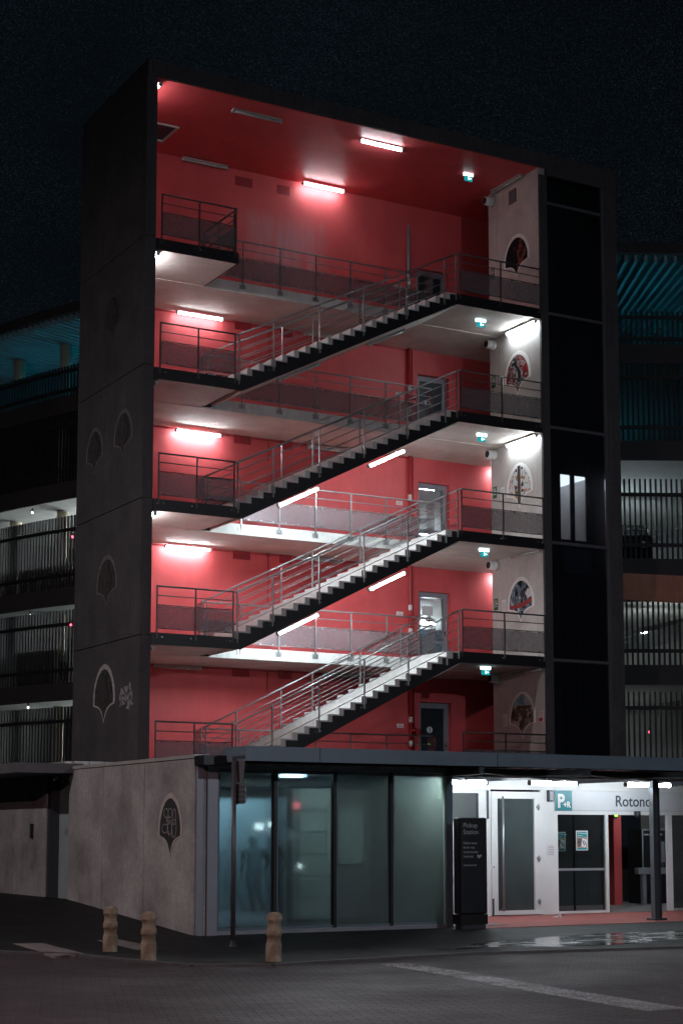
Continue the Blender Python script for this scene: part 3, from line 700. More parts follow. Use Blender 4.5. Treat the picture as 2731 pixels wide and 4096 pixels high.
UNDER = [('off',1.62,2.82,5.545),('on',1.85,3.04,8.34),('on',2.09,3.29,11.10),('dim',2.08,3.32,13.935)]
TL = ['unlit tube above the lowest dark part of the rear wall, left', 'lit tube on the rear wall above the second left landing', 'lit tube on the rear wall above the third left landing', 'lit tube on the rear wall under the topmost left landing']
for (m, a, b, z), t in zip(UNDER, TL): tube_lamp((a-0.08,3.48,z-0.02),(b-0.08,3.48,z-0.02),m,t,G1,0.026)
for a, b, z, t in [(5.99,7.14,5.545,'unlit tube on the rear wall behind the lowest flight'),(5.27,6.47,8.34,'unlit tube on the rear wall behind the second flight'),(5.56,6.72,11.11,'unlit tube on the rear wall behind the third flight'),(5.49,6.53,13.94,'unlit tube on the rear wall behind the topmost flight')]:
    tube_lamp((a,3.60,z),(b,3.60,z),'off',t,G1)
G2 = 'tubes along the pale side wall'
for y0, y1, z, m, t in [(0.56,1.84,17.77,'off','unlit tube at the top of the pale side wall beside the vent grille'),(0.05,1.29,13.95,'on','lit tube on the pale side wall above the red swirl mural'),(0.08,1.34,11.15,'on','lit tube on the pale side wall above the colour splash mural'),(0.04,1.27,8.38,'off','unlit tube on the pale side wall above the blue and white mural'),(0.05,1.24,5.56,'off','unlit tube on the pale side wall above the village mural')]:
    tube_lamp((9.87,y0,z),(9.87,y1,z),m,t,G2,0.026)
G3 = 'tubes along the left side wall'
for z, m, t in [(17.70,'dim','lit tube hidden behind the front left corner under the red ceiling'),(13.94,'on','lit tube end peeping out under the topmost left landing'),(11.13,'off','unlit tube end under the fourth left landing'),(8.35,'on','lit tube end peeping out under the third left landing'),(5.53,'off','unlit tube end under the second left landing')]:
    tube_lamp((0.075,0.02,z),(0.075,1.28,z),m,t,G3)
G4 = 'tubes fixed under the stair flights'
for i, nm in ((1,'second'),(2,'third'),(3,'topmost')):
    l = LV[i]
    for xa, xb, w in ((2.96,3.99,'lower'),(5.23,6.21,'upper')):
        z = lambda x: l + (x-X0)*SL - 0.40
        tube_lamp((xa,0.10,z(xa)),(xb,0.10,z(xb)),'off' if i == 3 else 'stair','%s sloping tube, %s, under the %s flight' % ('unlit' if i == 3 else 'lit', w, nm),G4, up=(-SL*0.9,0,1))
for i, t in ((1,'lit tube in the lobby behind the side wall, under the second gallery'),(2,'lit tube in the lobby behind the side wall, under the third gallery')):
    tube_lamp((10.95,3.5,LV[i+1]-0.36),(11.95,3.5,LV[i+1]-0.36),'on',t,'tubes in the lift lobby')

for i, t in ((1,'lit tube seen through the glazed door marked 2'),(2,'lit tube seen through the glazed door marked 3')):
    tube_lamp((10.35,6.5,LV[i]+(1.55 if i == 1 else 1.2)),(11.1,6.5,LV[i]+(1.55 if i == 1 else 1.2)),'door',t,'tubes behind the rear doors')
# ------------------------------------------------------------------ fittings on the side wall
def exit_sign(x, y, z, label):
    t = thing('exit_sign', label, 'exit sign', (x,y,z), 'green exit signs under the slabs')
    MB().box(x-0.13,x+0.13,y-0.03,y+0.03,z-0.075,z-0.004).build('lamp_bar', M['exit_white'], t)
    MB().box(x-0.11,x+0.11,y-0.012,y+0.012,z-0.20,z-0.08).build('sign_face', M['exit_teal'], t)
    b = MB(); b.box(x-0.015,x+0.015,y-0.016,y-0.0125,z-0.17,z-0.115); b.tube((x,y-0.0125,z-0.10),(x,y-0.016,z-0.10),0.010,8); b.box(x+0.03,x+0.075,y-0.016,y-0.0125,z-0.15,z-0.125)
    b.build('pictogram', M['exit_white'], t)
EX = ['green exit sign under the lowest slab, beside the lowest pipe stub','green exit sign above the blue and white mural landing','green exit sign above the colour splash mural landing','green exit sign under the topmost right landing','green exit sign hung from the red ceiling']
for (x,y,z), t in zip([(8.69,0.6,LV[1]-0.235),(8.70,0.63,LV[2]-0.235),(8.75,0.75,LV[3]-0.235),(8.73,0.72,LV[4]-0.235),(8.70,1.15,CEIL)], EX): exit_sign(x,y,z,t)
def pipe_stub(z, label):
    t = thing('vent_pipe', label, 'vent pipe', (9.97,1.95,z), 'round vent pipes on the side wall')
    b = MB(); n = 20
    prof = [(9.72,0.092),(9.72,0.108),(9.86,0.108),(9.86,0.118),(9.965,0.118)]
    b.tube((9.72,1.95,z),(9.965,1.95,z),0.105,n); b.tube((9.86,1.95,z),(9.962,1.95,z),0.118,n); b.build('pipe', M['pipe_white'] , t)
    MB().tube((9.716,1.95,z),(9.7195,1.95,z),0.088,n).build('opening', M['tyre'], t)
    MB().box(9.89,9.91,1.93,1.97,z+0.118,z+0.20).build('bracket', M['housing'], t)
VP = ['grey vent pipe stub under the lowest right slab','grey vent pipe stub above the blue and white mural','grey vent pipe stub above the colour splash mural','grey vent pipe stub above the red swirl mural','grey vent pipe stub at the top of the pale side wall']
for z, t in zip((5.50,8.29,11.07,13.87,17.58), VP): pipe_stub(z, t)
b = MB(); b.box(9.955,9.968,0.93,1.24,17.27,17.62)
gr = b.build('vent_grille', M['black_plastic']); tag(gr, 'square louvred vent grille high on the pale side wall', 'vent')
b = MB()
for k in range(6): b.box(9.945,9.957,0.95,1.22,17.295+k*0.055,17.315+k*0.055)
b.build('louvre', M['frame_grey'], gr)

HALF = [(0.0,0.0),(0.035,0.07),(0.09,0.155),(0.17,0.225),(0.29,0.275),(0.50,0.315),(0.505,0.45),(0.48,0.58),(0.43,0.70),(0.35,0.82),(0.25,0.91),(0.13,0.975),(0.0,1.0)]
def shield(w, h, inset=0.0):
    r = [(u*w*(1-inset*1.6) , (0.42+(v-0.42)*(1-inset*1.5))*h) for u, v in HALF]
    return r + [(-u, v) for u, v in r[-2:0:-1]]
def mural(y, z0, w, h, x, sgn, mat, label, group, border, extra=None):
    """shield-shaped panel on a wall facing -x; y centre, z0 tip"""
    t = thing('wall_mural', label, 'mural', (x, y, z0), group)
    MB().prism([(y+u, z0+v) for u, v in shield(w,h)], 'x', x-0.008, x-0.001).build('border', border, t)
    MB().prism([(y+u, z0+v) for u, v in shield(w,h,0.10)], 'x', x-0.013, x-0.0085).build('painting', mat, t)
    if extra: extra(t, y, z0, w, h, x)
    return t
GM = 'shield shaped murals on the pale side wall'
def splash(t, y, z0, w, h, x):
    MB().prism([(y+0.055,z0+0.10*h),(y-0.055,z0+0.10*h),(y-0.06,z0+0.93*h),(y+0.06,z0+0.93*h)],'x',x-0.016,x-0.0135).build('black_stripe', M['slate'], t)
    b = MB()
    for dy, dz, r in ((0.13,0.47,0.05),(-0.13,0.50,0.055),(0.13,0.34,0.04),(-0.12,0.37,0.042),(0.12,0.84,0.04),(-0.12,0.86,0.035)):
        b.tube((x-0.0135,y+dy,z0+dz*h),(x-0.016,y+dy,z0+dz*h),r,14)
    b.build('black_dot', M['slate'], t)
def redband(t, y, z0, w, h, x):
    MB().prism([(y+0.46,z0+0.345*h),(y+0.46,z0+0.405*h),(y+0.2,z0+0.40*h),(y-0.1,z0+0.44*h),(y-0.46,z0+0.50*h),(y-0.46,z0+0.43*h),(y-0.2,z0+0.345*h),(y+0.15,z0+0.32*h)],'x',x-0.016,x-0.0135).build('red_band', M['art_red'], t)
    MB().prism([(y-0.30,z0+0.50*h),(y-0.44,z0+0.53*h),(y-0.43,z0+0.66*h),(y-0.30,z0+0.72*h),(y-0.2,z0+0.62*h)],'x',x-0.0155,x-0.0133).build('pale_patch', M['sign_white'], t)
    MB().tube((x-0.0135,y-0.08,z0+0.62*h),(x-0.017,y-0.08,z0+0.62*h),0.10,14).build('dark_patch', M['slate'], t)
def skytop(t, y, z0, w, h, x):
    pts = [(y+u, z0+v) for u, v in shield(w,h,0.09) if v > 0.68*h]
    MB().prism([(y-0.40,z0+0.69*h)]+[p for p in [(y+0.40,z0+0.70*h)]]+[(y+0.31,z0+0.79*h),(y+0.2,z0+0.88*h),(y,z0+0.95*h),(y-0.2,z0+0.88*h),(y-0.31,z0+0.79*h)],'x',x-0.016,x-0.0135).build('painted_sky', M['art_cloud'], t)
    MB().prism([(y-0.02,z0+0.69*h),(y-0.11,z0+0.69*h),(y-0.11,z0+0.93*h),(y-0.03,z0+0.95*h)],'x',x-0.0185,x-0.0165).build('grey_stripe', M['hall'], t)
XW = W - 0.001
mural(0.945,4.00,1.08,1.115,XW,1,M['art_village'],'shield mural with pale sky over a brown hillside, lowest on the side wall',GM,M['mural_border'],skytop)
mural(0.945,6.77,1.09,1.12,XW,1,M['art_frost'],'shield mural in blue, black and white with a red band',GM,M['mural_border'],redband)
mural(0.945,9.56,1.09,1.13,XW,1,M['art_splash'],'white shield mural with colour splashes and a black centre stripe',GM,M['mural_border'],splash)
mural(0.965,12.37,1.09,1.11,XW,1,M['art_swirl'],'shield mural of red and grey swirls in a white border',GM,M['mural_border'])
mural(0.945,15.335,1.09,1.10,XW,1,M['art_ember'],'black shield mural with ember red strokes, topmost on the side wall',GM,M['mural_border'])
GN = 'faded murals on the dark left flank'
XL = -0.241
mural(1.78,12.47,1.09,1.06,XL,-1,M['art_dark'],'topmost faded dark mural on the tower left flank',GN,M['concrete'])
mural(1.06,9.70,1.06,1.07,XL,-1,M['art_dark'],'faded dark mural on the left flank, nearer the street corner of its pair',GN,M['worn_border'])
mural(2.73,9.65,1.03,1.06,XL,-1,M['art_dark'],'faded dark mural on the left flank, nearer the car park of its pair',GN,M['worn_border'])
mural(1.88,6.58,1.2,1.15,XL,-1,M['art_dark'],'faded dark mural on the left flank below the pair',GN,M['worn_border'])
mural(1.93,4.08,1.26,1.28,XL,-1,M['art_dark'],'peeling mural with white outline at the foot of the left flank',GN,mk('peeling_border',(0.42,0.39,0.38),0.8,var=0.5,scale=12))
# scrawls at the foot of the left flank
b = MB(); random.seed(3)
def scrawl(b, pts, r=0.014):
    for p, q in zip(pts[:-1], pts[1:]): b.bar(p, q, r, r*1.4)
for k in range(9):
    y, z = 0.95 - 0.10*k*0.75, 4.55 + 0.3*random.random()
    pts = [(XL-0.004, y+0.06*math.sin(t*1.7+k), z-0.10*t*0.5+0.05*math.cos(t*2.3)) for t in range(6)]
    scrawl(b, pts, 0.03)
o = b.build('graffiti_tag', mk('spray_paint',(0.36,0.36,0.37),0.8,var=0.4,scale=10)); tag(o, 'pale spray paint scrawl beside the peeling mural', 'graffiti')

# small signs
def plate(name, label, cat, x0, x1, y0, y1, z0, z1, mat, group=None, marks=None):
    o = MB().box(x0,x1,y0,y1,z0,z1).build(name, mat); tag(o, label, cat, group)
    if marks:
        b = MB(); [b.box(*m) for m in marks[0]]; b.build('print', marks[1], o)
    return o
for i, l in enumerate(LV):
    if i in (1,2,3,4):
        z0 = l+1.33
        o = plate('exit_route_sign', 'small green escape route sign on the side wall, %s level' % ORD[i], 'sign', 9.958,9.968,1.91,2.07,z0,z0+0.29,M['sign_green'],'green escape route signs')
        b = MB(); b.box(9.954,9.957,1.985,1.993,z0+0.10,z0+0.27); b.box(9.954,9.957,1.92,2.06,z0+0.085,z0+0.095)
        for k in range(3): b.box(9.954,9.957,2.02,2.05,z0+0.13+k*0.045,z0+0.15+k*0.045)
        b.tube((9.957,1.95,z0+0.16),(9.954,1.95,z0+0.16),0.024,10); b.box(9.954,9.957,1.945,1.955,z0+0.18,z0+0.25); b.build('pictogram', M['white_ink'], o)
    if i in (0,1,2,3):
        z0 = l+1.26
        plate('notice', 'white printed notice beside the mural on the side wall, %s level' % ORD[i], 'notice', 9.960,9.968,1.575,1.735,z0,z0+0.29,M['paper'],'white notices on the side wall',
              ([(9.957,9.9595,1.60,1.71,z0+0.05+k*0.04,z0+0.062+k*0.04) for k in range(5)], M['frame_grey']))
    # fire outlet sign on the rear wall
    z0 = l+1.285
    o = plate('hydrant_sign', "cream sign reading Prise d'incendie on the red rear wall, %s level" % ORD[i], 'sign', 8.14,8.33,3.688,3.697,z0,z0+0.10,M['paper'],'fire outlet signs on the rear wall')
    text('lettering','Prise',0.036,M['sign_red'],o,(8.235,3.686,z0+0.056),(1,0,0),(0,0,1),align='CENTER'); text('lettering',"d'incendie",0.036,M['sign_red'],o,(8.235,3.686,z0+0.018),(1,0,0),(0,0,1),align='CENTER')
o = plate('prohibition_sign','white sign with a red crossed circle right of the village mural','sign',9.958,9.968,0.10,0.28,4.35,4.62,M['paper'])
b = MB()
for k in range(20):
    t0, t1 = 2*math.pi*k/20, 2*math.pi*(k+1)/20
    b.bar((9.956,0.19+0.07*math.cos(t0),4.535+0.07*math.sin(t0)),(9.956,0.19+0.07*math.cos(t1),4.535+0.07*math.sin(t1)),0.014,0.004)
b.bar((9.956,0.14,4.585),(9.956,0.24,4.485),0.014,0.004); b.box(9.954,9.957,0.115,0.265,4.36,4.44); b.build('print', M['sign_red'], o)

# standpipe
sp = thing('standpipe','red vertical standpipe with pale sleeves beside the rear doors','pipe',(8.5,3.6,3.06))
b = MB(); b.tube((8.50,3.62,3.0),(8.50,3.62,14.0),0.045,10); b.build('riser', M['pipe_red'], sp)
b = MB(); b.tube((8.50,3.62,14.0),(8.50,3.62,17.15),0.045,10); b.tube((8.50,3.62,17.15),(8.50,3.62,17.33),0.03,8,r2=0.008); b.build('riser', M['frame_grey'], sp)
b = MB(); b.tube((8.60,3.64,3.0),(8.60,3.64,14.0),0.016,8); b.build('conduit', M['pipe_red'], sp)
for l in LV:
    for z in (0.83, 1.42): MB().tube((8.50,3.62,l+z),(8.50,3.62,l+z+0.14),0.052,10).build('sleeve', M['pipe_white'], sp)
    b = MB(); b.tube((8.50,3.60,l+1.22),(8.50,3.47,l+1.22),0.03,8); b.tube((8.45,3.47,l+1.22),(8.68,3.47,l+1.22),0.028,8); b.tube((8.66,3.47,l+1.22),(8.66,3.47,l+1.12),0.036,10); b.tube((8.55,3.46,l+1.22),(8.55,3.38,l+1.22),0.05,10); b.tube((8.5,3.6,l+0.6),(8.5,3.48,l+0.6),0.05,10)
    b.build('valve', M['pipe_red'], sp)

# ------------------------------------------------------------------ lift cabin
lc = thing('lift_cabin','lit lift cabin with two tall windows stopped behind the smoked glass','lift',(11.3,1.2,8.6))
b = MB(); f0, x0, x1, z0, z1 = 0.60, 10.60, 11.84, 8.45, 11.0
wx = [(10.93,11.24),(11.36,11.71)]; wz0, wz1 = 8.84, 10.45
b.box(x0,wx[0][0],f0,f0+0.04,z0,z1); b.box(wx[0][1],wx[1][0],f0,f0+0.04,z0,z1); b.box(wx[1][1],x1,f0,f0+0.04,z0,z1)
for a,c in wx: b.box(a,c,f0,f0+0.04,z0,wz0); b.box(a,c,f0,f0+0.04,wz1,z1)
b.build('front_wall', M['black_plastic'], lc)
b = MB(); b.box(x0,x0+0.03,f0+0.041,1.95,z0,z1); b.box(x1-0.03,x1,f0+0.041,1.95,z0,z1); b.box(x0+0.031,x1-0.031,1.92,1.95,z0,z1); b.box(x0+0.031,x1-0.031,f0+0.041,1.919,z0,z0+0.05)
b.build('side_wall', M['wall_concrete'], lc)
MB().box(x0-0.005,x1+0.005,f0-0.005,1.96,10.98,11.04).build('roof', M['black_plastic'], lc)
MB().box(10.635,10.655,0.9,1.6,8.6,9.6).build('red_panel', M['red'], lc)
MB().box(x0+0.032,x1-0.032,f0+0.045,1.915,10.42,10.45).build('ceiling_light', M['lift_light'], lc)
b = MB(); b.bar((10.7,1.88,9.5),(11.75,1.88,9.5),0.03,0.04); b.box(11.2,11.6,1.90,1.915,8.5,10.2); b.build('handrail', M['frame_grey'], lc)
for a,c in wx: MB().box(a-0.015,a,f0-0.01,f0-0.001,wz0,wz1).build('window_trim', M['frame_grey'], lc)
MB().box(10.90,11.72,0.45,0.47,7.98,8.75).build('apron', mk('apron_sheet',(0.12,0.14,0.17),0.4,0.2,var=0.1), lc)

# ------------------------------------------------------------------ entrance pavilion
pav = thing('entrance_pavilion','low concrete entrance building with tall frosted glass and a flat canopy','building',(2,-5,0))
PX = -1.534
def pavilion():
    # long side wall in three cast panels, then the doorway and a further wall
    js = [-5.65, -3.45, -1.42, 0.45]
    for y0, y1 in zip(js[:-1], js[1:]): MB().box(PX, PX+0.22, y0+0.008, y1-0.008, 0.0, 3.02).build('concrete_panel', M['side_wall'], pav)
    MB().box(PX+0.05, PX+0.2, -5.6, 0.4, 0.0, 3.0).build('wall_core', M['roofing'], pav)
    b = MB(); b.box(PX-0.03, PX+0.26, -5.68, 0.19, 3.025, 3.085); b.build('wall_coping', M['coping'], pav)
    MB().box(PX+0.002, PX+0.22, 1.80, 9.0, 0.0, 2.94).build('concrete_panel', M['side_wall'], pav)
    MB().box(PX+0.23, PX+0.27, 0.45, 1.81, 0.3, 2.93).build('side_door', M['door_redark'], pav)
    MB().box(PX+0.22, PX+0.229, 1.0, 1.28, 1.72, 1.84).build('door_plate', M['frame_grey'], pav)
    b = MB(); b.box(PX+0.03, PX+0.22, 1.60, 1.79, 0.3, 2.93); b.build('door_jamb', M['dark_frame'], pav)
    # corner posts
    b = MB(); b.box(-1.498,-1.375,-5.68,-5.60,0.03,2.89); b.box(-1.30,-1.105,-5.68,-5.58,0.03,2.89); b.build('corner_post', M['frame_grey'], pav)
    MB().box(-1.525,-1.30,-5.60,-5.45,0.03,2.9).build('corner_gap', M['black_plastic'], pav)
    # glazing
    xs = [-1.10, 0.03, 1.22, 2.39, 3.55]
    for q, (a, c) in enumerate(zip(xs[:-1], xs[1:])):
        p = MB().box(a+0.03,c-0.03,-5.565,-5.553,0.14,2.79).build('glass_pane', M['pane_frost' if q > 1 else 'pane'], pav)
        b = MB(); b.box(a+0.035,c-0.035,-5.60,-5.56,2.79,2.84); b.box(a+0.035,c-0.035,-5.60,-5.56,0.10,0.14); b.box(a+0.035,a+0.06,-5.60,-5.568,0.14,2.79); b.build('frame', M['blue_grey'], p)
    b = MB()
    for x in xs[1:-1]: b.box(x-0.032,x+0.032,-5.61,-5.50,0.06,2.845)
    b.build('mullion', M['black_plastic'], pav)
    MB().box(3.55,3.685,-5.64,-5.50,0.03,2.89).build('end_post', M['blue_grey'], pav)
    b = MB(); b.box(-1.10,3.549,-5.62,-5.52,0.03,0.095); b.build('sill', M['frame_grey'], pav)
    b = MB(); b.box(-1.10,3.549,-5.62,-5.52,2.848,2.895); b.build('head_rail', M['frame_grey'], pav)
    MB().box(-1.10,3.68,-5.63,-5.50,2.898,2.953).build('lintel', M['lintel'], pav)
    MB().box(3.60,3.67,-5.49,-2.62,0.03,2.95).build('return_wall', M['white'], pav)
    # room behind the frosted glass
    MB().box(-1.30,5.05,3.0,3.1,0.03,2.78).build('room_back_wall', M['room'], pav)
    MB().box(5.0,5.05,-2.5,2.999,0.03,2.78).build('room_side_wall', M['room'], pav)
    MB().box(3.68,5.0,-2.5,-2.45,0.03,2.9).build('room_side_wall', M['room'], pav)
    MB().box(-1.31,-1.28,-5.44,2.99,0.03,2.95).build('room_side_wall', M['room'], pav)
    MB().box(-1.27,4.99,-5.49,2.99,0.032,0.045).build('room_floor', M['room_floor'], pav)
    MB().box(-1.27,3.59,-5.49,-0.25,2.91,2.945).build('room_ceiling', M['room'], pav)
    MB().box(-1.27,4.99,-0.24,2.99,2.73,2.78).build('room_ceiling', M['room'], pav)
    MB().box(-1.27,4.99,-2.44,-0.25,2.90,2.909).build('room_ceiling', M['room'], pav)
    MB().box(0.03,4.98,1.95,2.0,2.52,2.729).build('cove_beam', M['room'], pav)  # added beam that screens the added backlight tube from view
    # roof terrace and canopy
    MB().box(-1.30,13.5,-5.9,-0.035,2.955,3.03).build('roof', M['roofing'], pav)
    fa = MB(); fa.box(-1.133,13.6,-6.80,-6.74,2.945,3.19); fa.box(-1.133,-1.075,-6.739,-5.92,2.945,3.19); fasc = fa.build('canopy_fascia', M['blue_grey'], pav)
    b = MB()
    for x in (0.26, 3.9, 9.35): b.box(x-0.006,x+0.006,-6.804,-6.7995,2.945,3.19)
    b.build('joint', M['black_plastic'], fasc)
    MB().box(-1.07,13.55,-6.735,-5.905,3.05,3.10).build('canopy_deck', M['roofing'], pav)
    MB().box(-1.55,-0.98,-6.05,-5.66,2.90,3.06).build('bracket_beam', M['black_plastic'], pav)
    b = MB()
    for x in (3.6, 6.0, 8.6, 11.4): b.box(x-0.05,x+0.05,-6.73,-2.62,2.80,2.954)
    b.box(-1.07,13.5,-5.47,-5.37,2.80,2.953) ; b.box(3.7,13.5,-3.9,-3.85,2.86,2.953); b.build('canopy_beam', M['dark_frame'], pav)
    b = MB()
    for a, c in (((3.75,-6.6,2.82),(5.9,-5.5,2.79)),((3.75,-5.3,2.79),(5.9,-6.6,2.82)),((6.1,-6.6,2.82),(8.5,-5.5,2.79)),((6.1,-5.3,2.79),(8.5,-6.6,2.82)),((8.7,-6.6,2.82),(11.3,-5.5,2.79)),((8.7,-5.4,2.79),(11.3,-6.6,2.82)),((3.8,-5.3,2.78),(5.95,-3.0,2.78)),((6.05,-5.3,2.78),(8.5,-3.0,2.78)),((8.65,-5.3,2.78),(11.3,-3.0,2.78)),((6.0,-3.0,2.78),(3.8,-5.3,2.80))): b.tube(a,c,0.014,6)
    b.build('brace_rod', M['dark_rail'], pav)
    b = MB()
    for k in range(7): b.box(4.6+k*0.42,4.85+k*0.42,-6.4,-6.1,2.946,2.953)
    for k in range(5): b.box(8.9+k*0.42,9.15+k*0.42,-6.4,-6.1,2.946,2.953)
    b.build('soffit_slat', M['white'], pav)  # white strips standing in for lit slots under the canopy
    # canopy posts
    for x, y in ((8.61,-5.45),(13.2,-5.45)):
        p = MB(); p.box(x-0.085,x-0.068,y-0.06,y+0.06,0.05,2.80); p.box(x+0.068,x+0.085,y-0.06,y+0.06,0.05,2.80); p.box(x-0.068,x+0.068,y-0.01,y+0.01,0.05,2.80)
        p = p.build('canopy_post', M['post'], pav); MB().box(x-0.15,x+0.15,y-0.13,y+0.13,0.036,0.075).build('base_plate', M['dark_frame'], p)
    # door wall
    Y = -2.60
    b = MB()
    b.box(3.68,14.5,Y,Y+0.08,2.665,2.954); b.box(6.50,6.60,Y-0.005,Y+0.07,0.04,2.664); b.box(7.90,8.25,Y,Y+0.06,0.04,2.664); b.box(3.68,5.60,Y,Y+0.06,0.04,2.664); b.box(5.60,6.50,Y,Y+0.06,0.04,2.0); b.box(5.60,6.50,Y,Y+0.06,2.58,2.664); b.box(6.30,6.50,Y,Y+0.06,2.0,2.58)
    b.build('door_wall', M['white'], pav)
    MB().box(6.505,6.545,Y-0.03,Y-0.006,2.05,2.64).build('downpipe', M['dark_frame'], pav)
    w = MB().box(5.60,6.28,Y+0.02,Y+0.035,2.0,2.58).build('side_window', M['lit_pane'], pav)
    MB().box(6.265,6.30,Y-0.01,Y+0.07,2.0,2.58).build('frame', M['dark_frame'], w)
    MB().box(5.2,7.0,-1.2,-1.15,0.04,2.9).build('inner_wall', M['white'], pav)
    # frosted single door with a long pull bar
    d = MB().box(6.77,7.70,Y+0.02,Y+0.035,0.15,2.47).build('glass_door', M['door_pane'], pav)
    b = MB(); b.box(6.61,6.765,Y-0.02,Y+0.06,0.06,2.62); b.box(7.705,7.80,Y-0.02,Y+0.06,0.06,2.62); b.box(6.765,7.705,Y-0.02,Y+0.06,2.475,2.62); b.box(6.765,7.705,Y-0.02,Y+0.06,0.06,0.145); b.box(7.803,7.895,Y-0.012,Y+0.06,0.06,2.62); b.build('frame', M['white'], d)
    b = MB(); b.tube((6.85,Y-0.10,0.14),(6.85,Y-0.10,2.52),0.022,10); b.tube((6.85,Y-0.10,0.2),(6.85,Y-0.021,0.2),0.012,8); b.tube((6.85,Y-0.10,2.46),(6.85,Y-0.021,2.46),0.012,8); b.build('pull_handle', M['dark_rail'], d)
    b = MB()
    for z in (0.32,1.22,2.30): b.tube((7.80,Y-0.045,z-0.06),(7.80,Y-0.045,z+0.06),0.022,8); b.box(7.76,7.85,Y-0.035,Y-0.021,z-0.025,z+0.025)
    b.build('hinge', M['frame_grey'], d)
    MB().box(6.61,6.66,Y-0.024,Y-0.0205,0.06,0.40).build('kick_plate', M['dark_frame'], d)
    MB().tube((6.66,Y-0.0205,1.05),(6.66,Y-0.026,1.05),0.016,8).build('keyhole', M['black_plastic'], d)
    # sign board
    s = MB().box(8.25,14.5,Y-0.03,Y-0.001,2.235,2.66).build('sign_board', M['sign_white'], pav)
    MB().box(8.25,8.69,Y-0.038,Y-0.031,2.238,2.658).build('teal_square', M['teal'], s)
    text('lettering','P',0.40,M['white_ink'],s,(8.30,Y-0.042,2.305),(1,0,0),(0,0,1),bold=0.014,sx=0.92)
    text('lettering','+R',0.17,M['white_ink'],s,(8.455,Y-0.046,2.305),(1,0,0),(0,0,1),bold=0.007,sx=0.92)
    text('lettering','Rotonde',0.335,M['ink'],s,(9.86,Y-0.033,2.335),(1,0,0),(0,0,1),sx=0.98,bold=0.004)
    # sliding door set
    b = MB(); b.box(8.25,8.33,Y,Y+0.07,0.05,2.23); b.box(9.60,9.68,Y-0.01,Y+0.07,0.05,2.15); b.box(8.33,14.5,Y,Y+0.07,2.15,2.23); b.box(11.33,11.47,Y,Y+0.07,0.05,2.149); b.box(8.331,9.599,Y,Y+0.06,0.05,0.10); b.build('door_frame', M['white'], pav)
    MB().box(10.96,11.03,Y+0.08,Y+0.13,0.05,2.14).build('door_edge', M['dark_frame'], pav)
    g = MB().box(8.331,9.599,Y+0.03,Y+0.042,0.10,2.149).build('sliding_glass', M['clear'], pav)
    b = MB(); b.box(8.335,9.595,Y+0.015,Y+0.05,0.955,1.005); b.build('push_rail', M['frame_grey'], g)
    b = MB(); b.box(8.78,8.815,Y+0.043,Y+0.08,0.10,2.14); b.box(9.56,9.585,Y+0.043,Y+0.07,0.1,2.14); b.build('frame', M['black_plastic'], g)
    g = MB().box(11.47,13.2,Y+0.03,Y+0.042,0.10,2.149).build('sliding_glass', M['lit_pane2'], pav)
    # entrance hall behind
    MB().box(7.2,16.0,Y+0.10,4.5,0.034,0.048).build('hall_floor', M['hall_floor'], pav)
    MB().box(7.2,16.0,Y+0.085,4.5,2.86,2.94).build('hall_ceiling', M['hall'], pav)
    MB().box(7.2,16.2,2.0,2.2,0.05,2.859).build('hall_back_wall', M['hall'], pav)
    MB().box(7.75,7.85,Y+0.09,1.99,0.05,2.858).build('hall_side_wall', M['park_dark'], pav)
    MB().box(12.17,12.40,0.35,0.60,0.05,2.857).build('hall_pillar', M['red'], pav)
    b = MB(); b.box(9.0,12.16,0.62,0.75,0.05,2.856); b.build('hall_partition', M['park_dark'], pav)
    MB().box(13.55,14.3,1.93,1.985,0.85,2.5).build('dark_window', M['door_dark'], pav)
pavm = M
M['locker'] = mk('locker_front',(0.22,0.245,0.25),0.5,var=0.15)
M['lintel'] = mk('mottled_metal_lintel', (0.42,0.46,0.48), 0.5, 0.2, var=0.5, scale=7)
M['side_wall'] = mk('weathered_side_wall', (0.38,0.36,0.355), 0.72, var=0.5, scale=0.75, streak=0.16, bstr=0.3, grain=0.45)
M['coping'] = mk('pale_metal_coping', (0.5,0.49,0.47), 0.4, 0.3, var=0.15)
M['room'] = mk('teal_grey_room_wall', (0.28,0.34,0.35), 0.7, var=0.2, scale=0.8)
M['room_floor'] = mk('room_floor_grey', (0.08,0.085,0.095), 0.5, var=0.2)
M['post'] = mk('dark_grey_post', (0.10,0.115,0.13), 0.35, 0.3, var=0.1)
M['hall_floor'] = mk('grey_hall_floor', (0.30,0.30,0.30), 0.45, var=0.2, scale=2)
M['lit_pane2'] = glass('dusty_glass', (0.6,0.63,0.63), 0.25, (0.3,0.31,0.31), 0.05)
pavilion()
# boarded lockers standing in the glazed room
lk = thing('locker_bank','row of grey lockers seen dimly behind the frosted glass','lockers',(2.6,-2.6,0.05))
b = MB(); b.box(1.75,3.55,-2.9,-2.3,0.05,2.62); b.build('body', mk('locker_body',(0.16,0.18,0.19),0.6,var=0.1), lk)
for k in range(6): MB().box(1.77,3.53,-2.935,-2.902,0.10+k*0.42,0.50+k*0.42).build('door', M['locker'], lk)
nb = thing('notice_board','pale notice board hung behind the frosted glass','board',(3.0,-2.95,1.0))
MB().box(2.75,3.30,-3.00,-2.96,1.15,2.25).build('board', mk('pale_board',(0.45,0.55,0.55),0.5,var=0.05), nb); MB().box(2.72,3.33,-2.959,-2.94,1.12,2.28).build('frame', M['dark_frame'], nb)
tube_lamp((0.68,-4.4,2.80),(1.25,-4.4,2.80),'roomdim','lit tube at the ceiling of the glazed room','lamps of the glazed room')
tube_lamp((2.9,-5.36,2.865),(3.48,-5.36,2.865),'warmroom','lit tube hidden above the last frosted pane, its glow in the top right corner','lamps of the glazed room',0.022)
